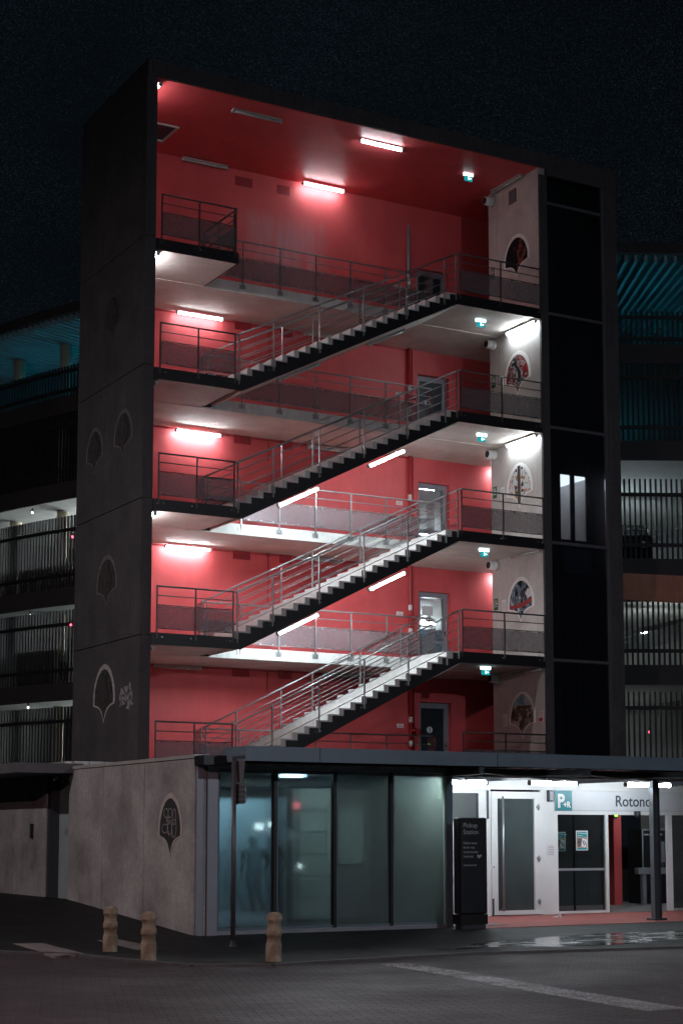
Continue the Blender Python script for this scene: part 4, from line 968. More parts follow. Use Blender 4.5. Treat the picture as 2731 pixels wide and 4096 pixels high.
tube_lamp((12.4,-0.9,2.78),(13.6,-0.9,2.78),'hall','ceiling tube inside the entrance hall','lamps of the entrance hall')
tube_lamp((1.6,2.2,2.64),(4.6,2.2,2.64),'room','long tube hidden behind the cove at the rear of the glazed room','lamps of the glazed room')
# canopy lights
GC = 'waterproof tubes under the canopy'
tube_lamp((4.45,-3.75,2.76),(5.75,-3.75,2.76),'canopy','lit canopy tube above the black totem, half hidden by the glass box',GC,0.042,capmat=M['housing_dark'])
tube_lamp((6.62,-3.95,2.76),(7.85,-3.95,2.76),'canopy','lit canopy tube in front of the frosted single door',GC,0.042,capmat=M['housing_dark'])
tube_lamp((9.0,-4.05,2.76),(10.25,-4.05,2.76),'canopy','lit canopy tube crossing behind the dark canopy post',GC,0.042,capmat=M['housing_dark'])

# things at the entrance
o = plate('wall_notice','white notice taped left of the sliding doors','notice',8.04,8.24,-2.612,-2.604,1.27,1.56,M['paper'],None,([(8.07,8.21,-2.615,-2.6125,1.30+k*0.035,1.312+k*0.035) for k in range(6)],M['frame_grey']))
o = thing('wall_speaker','slim metal fixture left of the teal parking sign','fixture',(8.10,-2.65,2.42))
MB().box(8.05,8.17,-2.68,-2.605,2.42,2.665).build('body', M['dark_frame'], o); b = MB(); b.box(8.075,8.145,-2.69,-2.681,2.45,2.635); b.build('face', M['frame_grey'], o)
o = thing('dome_camera','black dome camera under the sign board','camera',(10.42,-2.66,2.22))
MB().lathe((10.42,-2.70,2.05),[(0.005,0.0),(0.045,0.02),(0.065,0.06),(0.07,0.10),(0.07,0.18)],16).build('dome', M['black_plastic'], o)
def poster(x0,x1,y,z0,z1,label):
    p = thing('poster',label,'poster',((x0+x1)/2,y,z0),'parking posters on the sliding door')
    MB().box(x0,x1,y-0.006,y,z0,z1).build('sheet', M['white_ink'], p); w=x1-x0;h=z1-z0
    MB().box(x0+0.02,x1-0.02,y-0.009,y-0.0065,z0+h*0.68,z1-0.02).build('heading', M['poster_teal'], p)
    MB().box(x0+0.02,x1-0.02,y-0.009,y-0.0065,z0+h*0.14,z0+h*0.675).build('picture', M['poster_photo'], p)
    MB().box(x0+0.02,x1-0.02,y-0.009,y-0.0065,z0+0.015,z0+h*0.13).build('footer', M['poster_teal'], p)
    b = MB(); b.prism([(x0+w*0.42,z0+h*0.2),(x0+w*0.8,z0+h*0.16),(x0+w*0.9,z0+h*0.55),(x0+w*0.5,z0+h*0.62)],'y',y-0.012,y-0.0095); b.build('card', M['white_ink'], p)
    b = MB(); b.prism([(x0+w*0.5,z0+h*0.5),(x0+w*0.58,z0+h*0.5),(x0+w*0.72,z0+h*0.25),(x0+w*0.64,z0+h*0.25)],'y',y-0.0145,y-0.0125); b.prism([(x0+w*0.66,z0+h*0.5),(x0+w*0.72,z0+h*0.5),(x0+w*0.82,z0+h*0.3),(x0+w*0.76,z0+h*0.3)],'y',y-0.0145,y-0.0125); b.build('card_mark', M['ink'], p)
    for k in range(3): text('lettering',['P+R Rotonde','Bienvenue','parking'][k],0.045 if k==0 else 0.03,M['white_ink'],p,(x0+0.04,y-0.011,z1-0.07-k*0.045),(1,0,0),(0,0,1))
poster(8.83,9.14,-2.575,1.385,1.805,'bright parking poster on the sliding glass door')
poster(8.75,9.01,-1.95,1.36,1.78,'dim parking poster deeper inside the hall')
ad = thing('advert_panel','coloured advertising panel glimpsed through the sliding door','panel',(9.9,0.4,1.0))
MB().box(9.55,10.6,0.50,0.58,1.0,2.5).build('case', M['black_plastic'], ad)
b = MB(); b.box(9.85,10.35,0.488,0.4995,1.95,2.1); b.build('red_area', M['stripes_red'], ad)
b = MB(); b.box(9.8,10.3,0.488,0.4995,1.52,1.60); b.box(9.8,10.3,0.488,0.4995,1.42,1.47); b.build('green_area', M['stripes_green'], ad)
b = MB(); b.box(9.8,10.3,0.488,0.4995,2.15,2.22); b.box(9.8,9.95,0.488,0.4995,1.15,1.28); b.build('pale_area', M['stripes_white'], ad)
tm = thing('ticket_machine','black parking ticket machine behind the canopy post','ticket machine',(13.700,0.6,0.05))
MB().box(13.120,13.850,0.45,1.0,0.05,1.85).build('cabinet', M['black_plastic'], tm)
b = MB(); b.box(13.100,13.135,0.43,0.449,0.6,1.85); b.box(13.840,13.870,0.43,0.449,0.6,1.85); b.box(13.136,13.839,0.43,0.449,1.82,1.85); b.build('trim', M['frame_grey'], tm)
text('lettering','CAISSE AUTOMATIQUE N°6',0.055,M['white_ink'],tm,(13.160,0.446,1.70),(1,0,0),(0,0,1),sx=0.85)
MB().box(13.450,13.620,0.44,0.449,1.28,1.35).build('display', M['led_red_dim'] if 'led_red_dim' in M else emit('red_display',(1,0.1,0.2),0.8), tm)
b = MB()
for r in (0.16,0.24):
    for k in range(14):
        t0,t1 = -1.2+2.9*k/14,-1.2+2.9*(k+1)/14
        b.bar((13.500+r*math.cos(t0),0.445,0.95+r*math.sin(t0)),(13.500+r*math.cos(t1),0.445,0.95+r*math.sin(t1)),0.006,0.018)
b.build('round_mark', M['frame_grey'], tm)
MB().box(13.700,13.800,0.44,0.449,1.05,1.55).build('coin_slot', M['frame_grey'], tm)
gd = thing('guard_rail','steel guard rail in front of the ticket machine','rail',(13.100,0.1,0.05))
b = MB(); b.box(12.750,12.850,0.0,0.1,0.05,0.85); b.build('post', M['frame_grey'], gd); MB().box(12.600,14.0,-0.02,0.12,0.78,0.93).build('top_bar', M['frame_grey'], gd); MB().box(12.660,12.940,-0.08,0.18,0.049,0.07).build('foot', M['frame_grey'], gd)
b = MB(); b.box(14.350,14.450,0.0,0.1,0.05,0.775); b.build('post', M['frame_grey'], gd)
hl = thing('hall_downlight','small green status light high in the entrance hall','indicator',(11.9,0.9,2.3)); MB().tube((12.2,0.3,2.18),(12.2,0.27,2.18),0.035,10).build('lens', M['led_green'], hl); MB().box(12.15,12.25,0.301,0.34,2.1,2.86).build('stem', M['black_plastic'], hl)
lt = MB(); lt.prism([(7.52,-3.62),(7.72,-3.55),(7.66,-3.42),(7.5,-3.5)],'z',0.042,0.05); lt.prism([(7.6,-3.56),(7.70,-3.53),(7.64,-3.49)],'z',0.05,0.10)
tag(lt.build('litter', M['paper']), 'crumpled white paper on the red floor before the door', 'litter'); bpy.data.objects['litter'].name = 'crumpled_paper'; bpy.data.objects['crumpled_paper']['kind'] = 'thing'

# pickup totem
pk = thing('information_totem','tall black lettered totem beside the end of the frosted glass','totem',(3.7,-6.1,0.03))
MB().box(3.43,4.0,-6.30,-6.03,0.30,2.03).build('body', M['black_plastic'], pk, bevel=0.03); MB().box(3.41,4.0,-6.295,-6.03,0.12,0.295).build('plinth', M['tyre'], pk); MB().box(3.45,3.97,-6.27,-6.05,0.03,0.119).build('foot', M['dark_frame'], pk)
yz = -6.304
for s, z, sz, bd in (('Pickup',1.855,0.118,0.0),('Station',1.735,0.118,0.0),('Faites-vous',1.555,0.066,0.0),('livrer vos',1.475,0.066,0.0),('commandes',1.395,0.066,0.0),('internet',1.315,0.066,0.0),('pickupstation.fr',1.165,0.045,0.0)):
    text('lettering',s,sz,M['grey_ink'],pk,(3.475,yz,z),(1,0,0),(0,0,1),sx=1.0)
text('lettering','7j/7',0.066,M['white_ink'],pk,(3.77,yz,1.315),(1,0,0),(0,0,1),bold=0.002)

# mural on the pavilion wall
def scr(t, y, z0, w, h, x):
    b = MB(); random.seed(11)
    def loop(cy, cz, ry, rz, a0=0, a1=6.3, n=14):
        p = [(x-0.016, cy+ry*math.cos(a0+(a1-a0)*k/n), cz+rz*math.sin(a0+(a1-a0)*k/n)) for k in range(n+1)]
        scrawl(b, p, 0.007)
    for dy, dz, ry, rz in ((0.18,0.68,0.10,0.08),(-0.02,0.68,0.09,0.08),(-0.22,0.62,0.07,0.14),(0.22,0.44,0.13,0.08),(0.0,0.45,0.10,0.12),(-0.22,0.44,0.09,0.16),(0.08,0.58,0.06,0.05)): loop(y+dy*0.9, z0+dz*h, ry, rz)
    scrawl(b, [(x-0.016,y+0.12,z0+0.62*h),(x-0.016,y+0.02,z0+0.5*h),(x-0.016,y-0.1,z0+0.58*h)],0.007); scrawl(b, [(x-0.016,y+0.05,z0+0.4*h),(x-0.016,y+0.03,z0+0.33*h)],0.006); scrawl(b, [(x-0.016,y-0.08,z0+0.42*h),(x-0.016,y-0.10,z0+0.30*h)],0.006)
    b.build('chalk_scrawl', M['chalk'], t)
mural(-4.65,1.34,1.04,1.12,PX-0.001,-1,M['slate'],'black shield mural with chalk loops on the pavilion side wall','murals at street level',mk('sandy_border',(0.45,0.40,0.37),0.8,var=0.2,scale=8),scr)

# overhang with flat roof over the side door
ov = thing('side_canopy','dark flat canopy over the side doorway left of the tower','canopy',(-2,3,2.9))
b = MB(); b.box(-2.735,PX+0.20,0.20,9.0,2.945,3.14); b.build('roof_slab', M['overhang'] if 'overhang' in M else mk('grey_overhang',(0.11,0.11,0.12),0.7,var=0.2), ov)
b = MB()
for k, (y0,y1) in enumerate([(1.5,2.2),(2.3,3.0),(3.1,3.9)]): b.box(-1.25,-0.30,y0,y1,3.15,3.24)
for x0, x1 in ((-1.25,-0.95),(-0.93,-0.62),(-0.60,-0.28)): b.box(x0,x1,0.9,1.1,3.12,3.22)
b.build('roof_flashing', M['coping'], ov)
fx = thing('wall_light_fitting','small dark fitting on the far left wall','fitting',(PX,2.6,1.8)); MB().box(PX-0.05,PX-0.001,2.55,2.66,1.65,1.95).build('body', M['black_plastic'], fx)
MB().box(PX-0.055,PX-0.0505,2.57,2.64,1.70,1.90).build('face', M['dark_frame'], fx)

# ------------------------------------------------------------------ street furniture
def bollard(x, y, label, lean=0.0):
    o = MB().lathe((x,y,0.0),[(0.112,0.0),(0.113,0.012),(0.107,0.05),(0.108,0.255),(0.104,0.266),(0.096,0.27),(0.095,0.365),(0.106,0.372),(0.109,0.392),(0.108,0.44),(0.103,0.458),(0.094,0.463),(0.093,0.56),(0.105,0.566),(0.107,0.60),(0.105,0.635),(0.096,0.655),(0.075,0.674),(0.04,0.685),(0.005,0.688)],24).build('bollard', M['stone'], loc=(x,y,0.0))
    tag(o, label, 'bollard', 'ringed stone bollards at the kerb'); o.rotation_euler = (0, lean, 0)
bollard(-4.115,-8.42,'ochre stone bollard at the kerb, farthest from the frosted glass')
bollard(-4.28,-10.25,'ochre stone bollard at the bend of the kerb, middle of the three')
bollard(-2.90,-11.29,'ochre stone bollard in front of the frosted glass',0.03)
tl = thing('traffic_signal','slim pole with signal heads seen from behind','traffic light',(-2.14,-8.45,0.03))
MB().tube((-2.14,-8.45,0.03),(-2.14,-8.45,2.90),0.038,14).build('pole', M['dark_rail2'] if 'dark_rail2' in M else mk('dull_pole',(0.13,0.13,0.14),0.4,0.5,var=0.15), tl)
b = MB(); b.bar((-2.17,-8.45,2.90),(-1.99,-8.52,2.92),0.07,0.05); b.build('arm', M['dark_frame'], tl)
sh = mk('signal_casing',(0.10,0.075,0.07),0.5,var=0.2)
b = MB(); b.prism([(-2.095,2.86),(-1.985,2.86),(-2.0,2.72),(-2.03,2.53),(-2.075,2.53)],'y',-8.52,-8.36); b.build('hood', sh, tl)
b = MB(); b.box(-2.09,-1.99,-8.53,-8.36,2.20,2.51); hd = b.build('signal_head', sh, tl)
b = MB()
for k in range(4): b.box(-2.095,-1.985,-8.54,-8.35,2.215+k*0.075,2.25+k*0.075)
b.build('visor', M['black_plastic'], hd)
b = MB(); b.box(-1.984,-1.972,-8.53,-8.36,2.24,2.34); b.box(-1.984,-1.972,-8.53,-8.36,2.38,2.48); b.build('lens', M['housing'], hd)
MB().lathe((-2.14,-8.45,0.03),[(0.07,0.0),(0.07,0.02),(0.045,0.03),(0.045,0.1)],14).build('base_collar', M['dark_frame'], tl)

# ------------------------------------------------------------------ person behind the frosted glass
def person():
    bx, by = 3.10, 1.45
    me = bpy.data.meshes.new('body'); bm = bmesh.new()
    sl = bm.verts.layers.skin.verify()
    # facing away; stride with the weight shifting to the right foot
    J = {'pel':(0,0,0.90,.145),'wst':(0,0.0,1.06,.135),'chs':(0.005,0.0,1.27,.155),'nck':(0.0,0.01,1.43,.062),'hd0':(-0.005,0.02,1.50,.075),'hd1':(-0.005,0.03,1.58,.098),'hd2':(-0.005,0.02,1.66,.06),
         'lsh':(-0.18,0,1.38,.075),'lel':(-0.25,-0.03,1.12,.052),'lwr':(-0.245,0.05,0.88,.036),
         'rsh':(0.18,0,1.38,.075),'rel':(0.32,-0.07,1.14,.052),'rwr':(0.24,0.06,0.95,.036),
         'lhp':(-0.09,0,0.84,.11),'lkn':(-0.03,0.12,0.47,.075),'lan':(0.0,-0.06,0.11,.048),'lto':(0.0,0.12,0.085,.042),
         'rhp':(0.09,0,0.84,.11),'rkn':(0.10,-0.02,0.46,.075),'ran':(0.19,-0.28,0.15,.048),'rto':(0.20,-0.14,0.085,.042)}
    V = {}
    for k, (x,y,z,r) in J.items():
        v = bm.verts.new((x,y,z)); v[sl].radius = (r, r*(0.72 if k in ('pel','wst','chs') else 1)); V[k] = v
    V['pel'][sl].use_root = True
    for a, b in (('pel','wst'),('wst','chs'),('chs','nck'),('nck','hd0'),('hd0','hd1'),('hd1','hd2'),('chs','lsh'),('lsh','lel'),('lel','lwr'),('chs','rsh'),('rsh','rel'),('rel','rwr'),('pel','lhp'),('lhp','lkn'),('lkn','lan'),('lan','lto'),('pel','rhp'),('rhp','rkn'),('rkn','ran'),('ran','rto')):
        bm.edges.new((V[a],V[b]))
    # hands: palm and five short fingers each
    for s, w in ((-1,'lwr'),(1,'rwr')):
        wv = V[w].co; palm = bm.verts.new((wv.x, wv.y+0.02, wv.z-0.07)); palm[sl].radius = (0.034,0.022); bm.edges.new((V[w],palm))
        for q, (dx, ln) in enumerate(((-0.028,0.065),(-0.010,0.075),(0.009,0.072),(0.027,0.058))):
            a = bm.verts.new((palm.co.x+dx, palm.co.y+0.008, palm.co.z-0.045)); b = bm.verts.new((palm.co.x+dx*1.1, palm.co.y+0.022, palm.co.z-0.045-ln))
            a[sl].radius = (0.010,0.010); b[sl].radius = (0.008,0.008); bm.edges.new((palm,a)); bm.edges.new((a,b))
        a = bm.verts.new((palm.co.x-s*0.035, palm.co.y+0.025, palm.co.z-0.005)); b = bm.verts.new((palm.co.x-s*0.042, palm.co.y+0.045, palm.co.z-0.045)); a[sl].radius=(0.012,0.012); b[sl].radius=(0.009,0.009); bm.edges.new((palm,a)); bm.edges.new((a,b))
    bm.to_mesh(me); bm.free()
    tmp = bpy.data.objects.new('body', me); COL.objects.link(tmp)
    tmp.modifiers.new('skin','SKIN'); sb = tmp.modifiers.new('sub','SUBSURF'); sb.levels = 2; sb.render_levels = 2
    dg = bpy.context.evaluated_depsgraph_get(); m2 = bpy.data.meshes.new_from_object(tmp.evaluated_get(dg)); bpy.data.objects.remove(tmp)
    m2.materials.clear(); m2.materials.append(M['cloth']); m2.materials.append(M['skin'])
    for p in m2.polygons:
        p.use_smooth = True
        c = p.center
        if c.z > 1.50 or (c.z < 0.90 and abs(c.x) > 0.17 and c.z > 0.6): p.material_index = 1
    o = bpy.data.objects.new('person', m2); COL.objects.link(o); o.location = (bx, by, 0.0); o.rotation_euler = (0,0,R(-18))
    tag(o, 'dark figure walking, seen dimly through the frosted glass', 'person')
    h = MB(); h.lathe((0,0,0),[(0.06,1.50),(0.097,1.55),(0.105,1.60),(0.092,1.65),(0.055,1.685),(0.01,1.695)],18)
    hh = h.build('hair', M['hair']); hh.parent = o; hh.location = (-0.005,0.005,0.0)
    b = MB()
    for s in (-1,1): b.tube((s*0.098-0.005,0.02,1.565),(s*0.106-0.005,0.015,1.60),0.018,8)
    e = b.build('ears', M['skin']); e.parent = o
    b = MB(); b.tube((-0.005,0.118,1.56),(-0.005,0.128,1.555),0.014,8,r2=0.01); b.tube((-0.035,0.11,1.595),(-0.035,0.116,1.595),0.011,8); b.tube((0.025,0.11,1.595),(0.025,0.116,1.595),0.011,8); b.tube((-0.03,0.112,1.525),(0.02,0.112,1.525),0.007,6)
    e = b.build('face', M['skin']); e.parent = o
person()

# ------------------------------------------------------------------ round car park behind
CX, CY, CR = 27.9, 26.3, 26.0
def arc_pts(r, a0, a1, n): return [(CX+r*math.cos(R(a0+(a1-a0)*k/n)), CY+r*math.sin(R(a0+(a1-a0)*k/n))) for k in range(n+1)]
def arc_slab(b, r0, r1, a0, a1, z0, z1, n=40, mat=None, tilt=0.0):
    o = arc_pts(r1,a0,a1,n); i = arc_pts(r0,a0,a1,n); k_ = b._mi(mat); rows = []
    for k in range(n+1):
        dz = tilt*k/n
        rows.append([b.bm.verts.new((*o[k],z0+dz)),b.bm.verts.new((*o[k],z1+dz)),b.bm.verts.new((*i[k],z1+dz)),b.bm.verts.new((*i[k],z0+dz))])
    for k in range(n):
        for q in range(4): b.bm.faces.new((rows[k][q],rows[k+1][q],rows[k+1][(q+1)%4],rows[k][(q+1)%4])).material_index = k_
    b.bm.faces.new(rows[0]).material_index = k_; b.bm.faces.new(rows[-1][::-1]).material_index = k_
cp = thing('round_car_park','large round multi storey car park behind the stair tower','building',(CX,CY,0))
A0, A1 = -176, -98
DECK = [3.2, 6.12, 9.0, 12.25, 14.95]
for i, z in enumerate(DECK):
    b = MB(); arc_slab(b, 14, CR-0.01, A0, A1, z-(0.36 if i != 3 else 0.34), z, 60); b.build('deck', M['park_concrete'], cp)
    b = MB(); arc_slab(b, CR, CR+0.08, A0, A1, z-0.42, z+0.12, 60); b.build('deck_edge', M['park_dark'], cp)
b = MB(); arc_slab(b, 13.8, 14, A0, A1, 0, 17.3, 60); b.build('inner_wall', M['park_concrete'], cp)
b = MB(); arc_slab(b, 15, CR+0.25, A0, A1, 17.62, 17.9, 60); b.build('roof', M['park_dark'], cp)
b = MB(); arc_slab(b, 15, CR+0.24, A0, A1, 17.56, 17.612, 60); b.build('roof_soffit', M['soffit_dark'], cp)
# pale joists run radially under the roof deck
b = MB(); n = int((A1-A0)/0.60)
for k in range(n):
    a = R(A0+(k+0.5)*0.60); u = (math.cos(a), math.sin(a))
    b.bar((CX+u[0]*(CR+0.2), CY+u[1]*(CR+0.2), 17.46), (CX+u[0]*15.2, CY+u[1]*15.2, 17.46), 0.085, 0.19)
b.build('roof_joists', M['corrugated'], cp)['kind'] = 'stuff'
for a in (-173,-167,-161,-155,-149,-143,-137,-131,-125,-107):
    b = MB()
    for z0, z1 in ((3.2,5.7),(6.12,8.6),(9.0,11.88),(12.25,14.6),(14.95,17.3)): b.tube((CX+24.6*math.cos(R(a)),CY+24.6*math.sin(R(a)),z0),(CX+24.6*math.cos(R(a)),CY+24.6*math.sin(R(a)),z1),0.19,14)
    b.build('column', M['column'], cp)
b = MB(); arc_slab(b, CR+0.1, CR+0.25, -121.5, -109, 8.02, 8.74, 30, tilt=-0.25); b.build('ramp_parapet', M['terracotta'], cp)
b = MB()
for z, t in ((6.9,1.4),(4.7,1.1),(9.4,1.6)): arc_slab(b, 21, 21.2, -124, -109, z, z+0.14, 24, tilt=t); 
for z, t in ((6.4,1.4),(9.1,1.7)): arc_slab(b, 20.4, 20.6, -124, -109, z, z+0.5, 24, tilt=t)
b.build('ramp_rail', M['park_concrete'], cp)
# doors seen through the glazed rear doors of the tower: a link bridge with a lit deck behind
FG = 'slatted car park fences'
FLAB = {('l',0):'slatted fence left of the tower, lowest car park storey',('l',1):'slatted fence left of the tower, storey with three bright spots',('l',2):'slatted fence left of the tower, brightest lit storey',('l',3):'slatted fence left of the tower, dark storey below the roof deck',('l',4):'low slatted fence left of the tower under the teal roof',
        ('r',0):'slatted fence right of the tower, lowest car park storey',('r',1):'slatted fence right of the tower, under the terracotta band',('r',2):'slatted fence right of the tower, above the terracotta band',('r',3):'slatted fence right of the tower, dark teal storey',('r',4):'low slatted fence right of the tower under the ribbed roof'}
def fence(side, i, a0, a1, h):
    z = DECK[i]+0.12; am = R((a0+a1)/2)
    t = thing('slat_fence', FLAB[(side,i)], 'fence', (CX+CR*math.cos(am),CY+CR*math.sin(am),z), FG)
    b = MB(); n = int((a1-a0)/0.31)
    for k in range(n):
        a = R(a0+(k+0.5)*(a1-a0)/n)
        b.obox((CX+(CR+0.0)*math.cos(a),CY+(CR+0.0)*math.sin(a),z+h/2),(0.035,0.022,h/2),a)
    b.build('slat_panel', M['slat'], t)
    for f in (0.17,0.80):
        b = MB(); arc_slab(b, CR+0.038, CR+0.09, a0, a1, z+h*f-0.05, z+h*f+0.05, 16); b.build('rail', M['slat'], t)
for i in range(5):
    h = 0.95 if i == 4 else 2.2
    fence('l', i, -169, -151, h); fence('r', i, -122, -110, h)
# car park lamps
def park_tube(a, r, z, mode, label, g='tubes in the car park', ln=1.3):
    c = Vector((CX+r*math.cos(R(a)),CY+r*math.sin(R(a)),z)); d = Vector((-math.sin(R(a)),math.cos(R(a)),0))*ln/2
    tube_lamp(c-d, c+d, mode, label, g, 0.05)
park_tube(-116.1,20.5,10.9,'park','lit tube right of the tower above the terracotta band')
park_tube(-121.5,20,11.5,'warm','lit tube hidden behind the right tower pier')
park_tube(-160,21,7.9,'park','lit tube left of the tower, storey with three bright spots')
park_tube(-163,21,11.2,'bright','lit tube deep in the brightest left storey')
park_tube(-156,21,11.2,'bright','lit tube nearer the tower in the brightest left storey')
park_tube(-154,20,8.0,'bright','lit tube hidden behind the tower flank, storey with three bright spots')
park_tube(-158,20,5.25,'bright','lit tube in the lowest left storey')
park_tube(-121.5,19,5.3,'warm','lit tube hidden behind the right tower pier, lowest storey')
park_tube(-113,20,7.8,'warm','lit tube in the right storey under the terracotta band')
for a, t in ((-166,'left end of the roof deck'),(-160,'roof deck beside the tower left flank'),(-154,'roof deck behind the tower left flank'),(-117,'roof deck right of the tower')): park_tube(a,22.8,15.30,'teal','teal tube low on the '+t,'teal tubes on the roof deck')
park_tube(-118,17,12.5,'teal','teal tube in the dark right storey','teal tubes on the roof deck',0.9); park_tube(-160,18,12.5,'teal','teal tube in the dark left storey','teal tubes on the roof deck',0.5)
def led(a, r, z, mat, label, g):
    c = (CX+r*math.cos(R(a)),CY+r*math.sin(R(a)),z)
    t = thing('indicator_light', label, 'indicator', c, g); MB().lathe((c[0],c[1],c[2]-0.05),[(0.005,0.015),(0.022,0.025),(0.03,0.05),(0.022,0.075),(0.005,0.085)],12).build('lens', mat, t); MB().box(c[0]-0.02,c[0]+0.02,c[1]-0.02,c[1]+0.02,c[2]+0.051,c[2]+0.14).build('mount', M['dark_frame'], t)
led(-156.0,26.15,10.62,M['led_red'],'red light on the fence beside the tower, brightest left storey','red lights beside the tower')
led(-156.0,26.15,7.95,M['led_red'],'red light on the fence beside the tower, storey below','red lights beside the tower')
for z, t in ((11.75,'brightest'),(8.5,'middle'),(5.62,'lowest')): led(-161.6,25.6,z,M['led_white'],'white spot by the cream column, %s left storey' % t,'white spots by the columns')
led(-160.3,25.0,14.35,M['led_cyan'],'tiny cyan light in the dark left storey','small lights'); led(-114.6,25.5,13.5,M['led_green'],'tiny green light in the dark right storey','small lights'); led(-117.3,25,4.5,M['led_red'],'tiny red light in the lowest right storey','small lights')

def car(a, r, z, label, turn=0):
    c = Vector((CX+r*math.cos(R(a)),CY+r*math.sin(R(a)),z)); 
    t = thing('parked_car', label, 'car', c, 'cars behind the fences')
    rot = R(a+turn); ca, sa = math.cos(rot), math.sin(rot)
    def tf(p): return (c.x+p[0]*ca-p[1]*sa, c.y+p[0]*sa+p[1]*ca, c.z+p[2])
    def ex(name, prof, w, mat, par, hw=None):
        b = MB(); A = [b.bm.verts.new(tf((x,-w,zz))) for x, zz in prof]; B = [b.bm.verts.new(tf((x,w,zz))) for x, zz in prof]; n = len(prof)
        b.bm.faces.new(A); b.bm.faces.new(B[::-1]); [b.bm.faces.new((A[i],B[i],B[(i+1)%n],A[(i+1)%n])) for i in range(n)]
        return b.build(name, mat, par, bevel=0.04 if name == 'body' else 0)
    ex('body',[(-1.95,0.28),(-2.0,0.55),(-1.9,0.82),(-1.2,0.90),(-0.55,1.38),(0.85,1.42),(1.6,1.0),(1.98,0.92),(2.02,0.5),(1.9,0.28)],0.85,M['car_paint'],t)
    ex('windows',[(-1.05,0.94),(-0.5,1.33),(0.8,1.36),(1.4,1.0)],0.858,M['door_dark'],t)
    for x in (-1.25,1.25):
        for s in (-1,1): MB().tube(tf((x,s*0.62,0.31)),tf((x,s*0.865,0.31)),0.31,18).build('wheel', M['tyre'], t)
    for s in (-1,1): MB().tube(tf((2.0,s*0.6,0.66)),tf((2.035,s*0.6,0.66)),0.09,10).build('headlight', M['housing'], t)
car(-118.9,23.2,9.0,'dark car behind the fence above the terracotta band')
car(-157.3,23.0,9.0,'dark car behind the brightest left fence, beside the tower'); car(-160.9,23.0,9.0,'dark car behind the brightest left fence, by the cream column')
car(-158.0,23.0,6.12,'dark car behind the left fence with three bright spots')

# tree at the far left
tr = thing('tree','small dark tree at the left edge behind the flat canopy','tree',(-1.2,11.0,0.4))
b = MB(); b.tube((-1.2,11.0,0.2),(-1.1,11.0,2.4),0.10,8,r2=0.06); b.tube((-1.1,11,2.3),(-0.6,11.3,3.6),0.05,6,r2=0.02); b.tube((-1.1,11,2.2),(-1.7,10.8,3.5),0.05,6,r2=0.02); b.tube((-1.1,11,2.4),(-1.2,11.2,3.9),0.05,6,r2=0.02); b.build('trunk', M['bark'], tr)
b = MB(); random.seed(5)
for k in range(1500):
    while True:
        p = Vector((random.uniform(-1,1),random.uniform(-1,1),random.uniform(-1,1)))
        if p.length < 1 and (p.length > 0.45 or random.random() < 0.3): break
    p = Vector((-1.25+p.x*1.25, 11.0+p.y*1.2, 3.55+p.z*1.0))
    s = random.uniform(0.05,0.11); n = Vector((random.gauss(0,1),random.gauss(0,1),random.gauss(0,1))).normalized(); u = n.orthogonal().normalized()*s; v = n.cross(u).normalized()*s*0.6
    b.bm.faces.new([b.bm.verts.new(p+q) for q in (u,v,-u,-v)])
b.build('crown', M['leaf'], tr)

# ------------------------------------------------------------------ street lamps (outside the picture) and sky
def street_lamp(x, y, h, label, power, col, ang, target, blend=0.6):
    t = thing('street_lamp', label, 'street lamp', (x,y,0), 'street lamps across the road')
    d = (Vector(target)-Vector((x,y,h))).normalized()
    MB().tube((x,y,0.0),(x,y,h+0.25),0.07,12,r2=0.045).build('pole', M['dark_frame'], t)
    MB().tube((x,y,h+0.2),(x+d.x*0.3,y+d.y*0.3,h+0.2),0.03,8).build('arm', M['dark_frame'], t)
    hx, hy = x+d.x*0.5, y+d.y*0.5
    MB().tube((hx,hy,h+0.1),(hx,hy,h+0.26),0.22,14,r2=0.1).build('lamp_head', M['dark_frame'], t)
    MB().tube((hx,hy,h+0.085),(hx,hy,h+0.098),0.18,14).build('lens', M['street_light'], t)
    li = bpy.data.lights.new('street_lamp_light','SPOT'); li.energy = power; li.color = col; li.spot_size = R(ang); li.spot_blend = blend; li.shadow_soft_size = 0.12
    o = bpy.data.objects.new('street_lamp_light', li); COL.objects.link(o); o.location = (hx,hy,h+0.05)
    o.rotation_euler = (Vector(target)-o.location).to_track_quat('-Z','Y').to_euler(); o.parent = t; o.matrix_parent_inverse = Matrix.Translation(-Vector((x,y,0)))
street_lamp(-13.0,-3.0,8.5,'warm street lamp across the side street',2100,(1.0,0.91,0.91),180,(-2.5,-2.0,0.0),0.15)
street_lamp(-16.0,-24.0,8.5,'warm street lamp on the near side of the road',3600,(1.0,0.62,0.66),120,(-7.0,-16.0,0.0),0.9)
street_lamp(6.0,-30.0,8.5,'cool street lamp facing the entrance',4200,(0.82,0.88,1.0),112,(4.0,0.0,8.0),0.5)

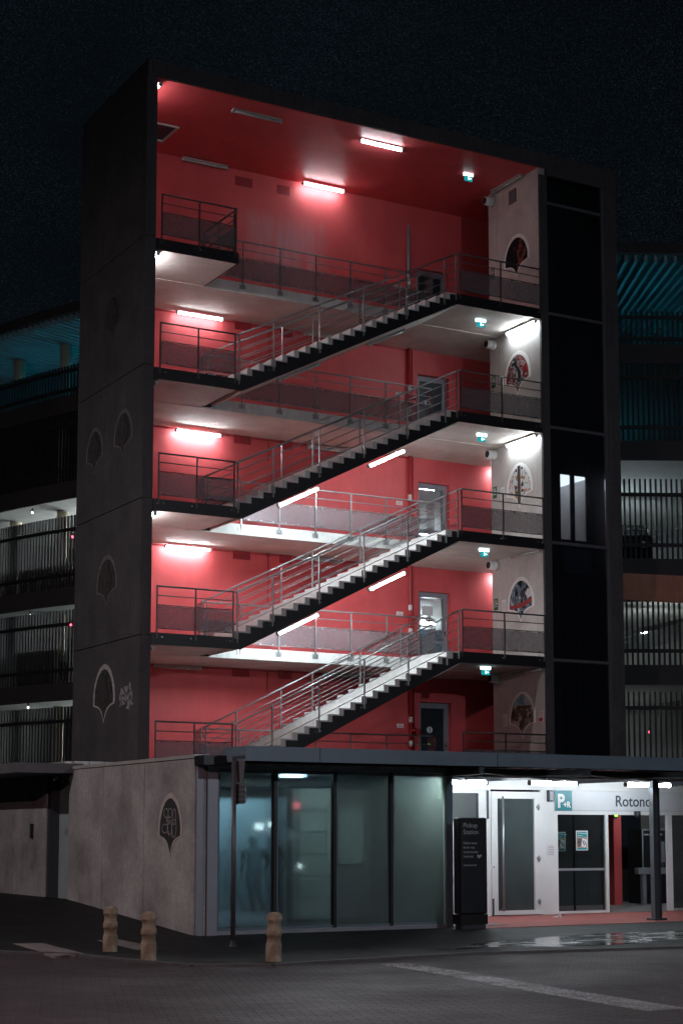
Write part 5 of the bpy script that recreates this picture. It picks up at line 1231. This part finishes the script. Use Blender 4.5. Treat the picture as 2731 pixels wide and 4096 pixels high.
ob = thing('opposite_building','dark house across the road with a few lit openings','building',(18,-36.5,0))
MB().box(6,31,-37.5,-36.1,0.0,8.5).build('facade', M['side_wall'], ob)
for x0,x1,z0,z1,mt in ((14.80,15.14,1.88,2.12,'lit_w'),(15.36,15.52,1.98,2.18,'lit_w'),(16.44,16.68,2.68,2.92,'lit_r'),(16.62,16.76,0.44,0.60,'lit_w'),(16.2,16.4,1.5,1.9,'lit_d'),(20.6,22.6,3.0,4.6,'lit_d'),(9.0,10.6,0.2,2.2,'lit_d')):
    MB().box(x0,x1,-36.1,-36.05,z0,z1).build('window', M[mt], ob)  # glowing panels added so the glazing reflects small lights
wd = bpy.data.worlds.new('World'); sc.world = wd; wd.use_nodes = True
nt = wd.node_tree; nt.nodes.clear()
out = nt.nodes.new('ShaderNodeOutputWorld'); bg = nt.nodes.new('ShaderNodeBackground')
tc = nt.nodes.new('ShaderNodeTexCoord')
n1 = noise(nt, tc.outputs['Generated'], 2.2, 4, 0.55); n2 = noise(nt, tc.outputs['Generated'], 1500, 2, 0.5)
base = ramp(nt, n1, [(0.35, (0.0014,0.0019,0.0028)), (0.7, (0.0020,0.0032,0.0046))])
speckle = ramp(nt, n2, [(0.54, (0,0,0)), (0.78, (0.012,0.021,0.028))])  # camera grain painted into the sky as faint speckles
n3 = noise(nt, tc.outputs['Generated'], 5.0, 5, 0.6)
speckle = mixc(nt, 1.0, speckle, ramp(nt, n3, [(0.35, 0.25), (0.68, 1.3)]), 'MULTIPLY')
L(nt, mixc(nt, 1.0, base, speckle, 'ADD'), bg.inputs[0]); bg.inputs[1].default_value = 1.0
L(nt, bg.outputs[0], out.inputs[0])

# ------------------------------------------------------------------ camera
cam = bpy.data.cameras.new('camera'); co = bpy.data.objects.new('camera', cam); COL.objects.link(co); sc.camera = co
CAM = dict(f=3867.8778836923025, py=1461.8727335008753, tilt=0.11635289278210771, yaw=0.5115512306290245)
co.location = (-13.426943, -31.927443, 1.75)
co.rotation_euler = (math.pi/2 + CAM['tilt'], 0, -CAM['yaw'])
cam.sensor_fit = 'VERTICAL'; cam.sensor_height = 24.0
cam.lens = CAM['f']/2352*24.0
cam.shift_y = -(1176-CAM['py'])/2352 * -1 * -1
cam.clip_end = 2000; cam.clip_start = 0.1

sc.view_settings.view_transform = 'Standard'; sc.view_settings.look = 'None'; sc.view_settings.exposure = 0.0; sc.view_settings.gamma = 1.0
sc.cycles.use_denoising = True
sc.cycles.max_bounces = 8; sc.cycles.transparent_max_bounces = 16; sc.cycles.diffuse_bounces = 5; sc.cycles.glossy_bounces = 4
sc.cycles.caustics_reflective = False; sc.cycles.caustics_refractive = False
sc.cycles.sample_clamp_indirect = 6.0
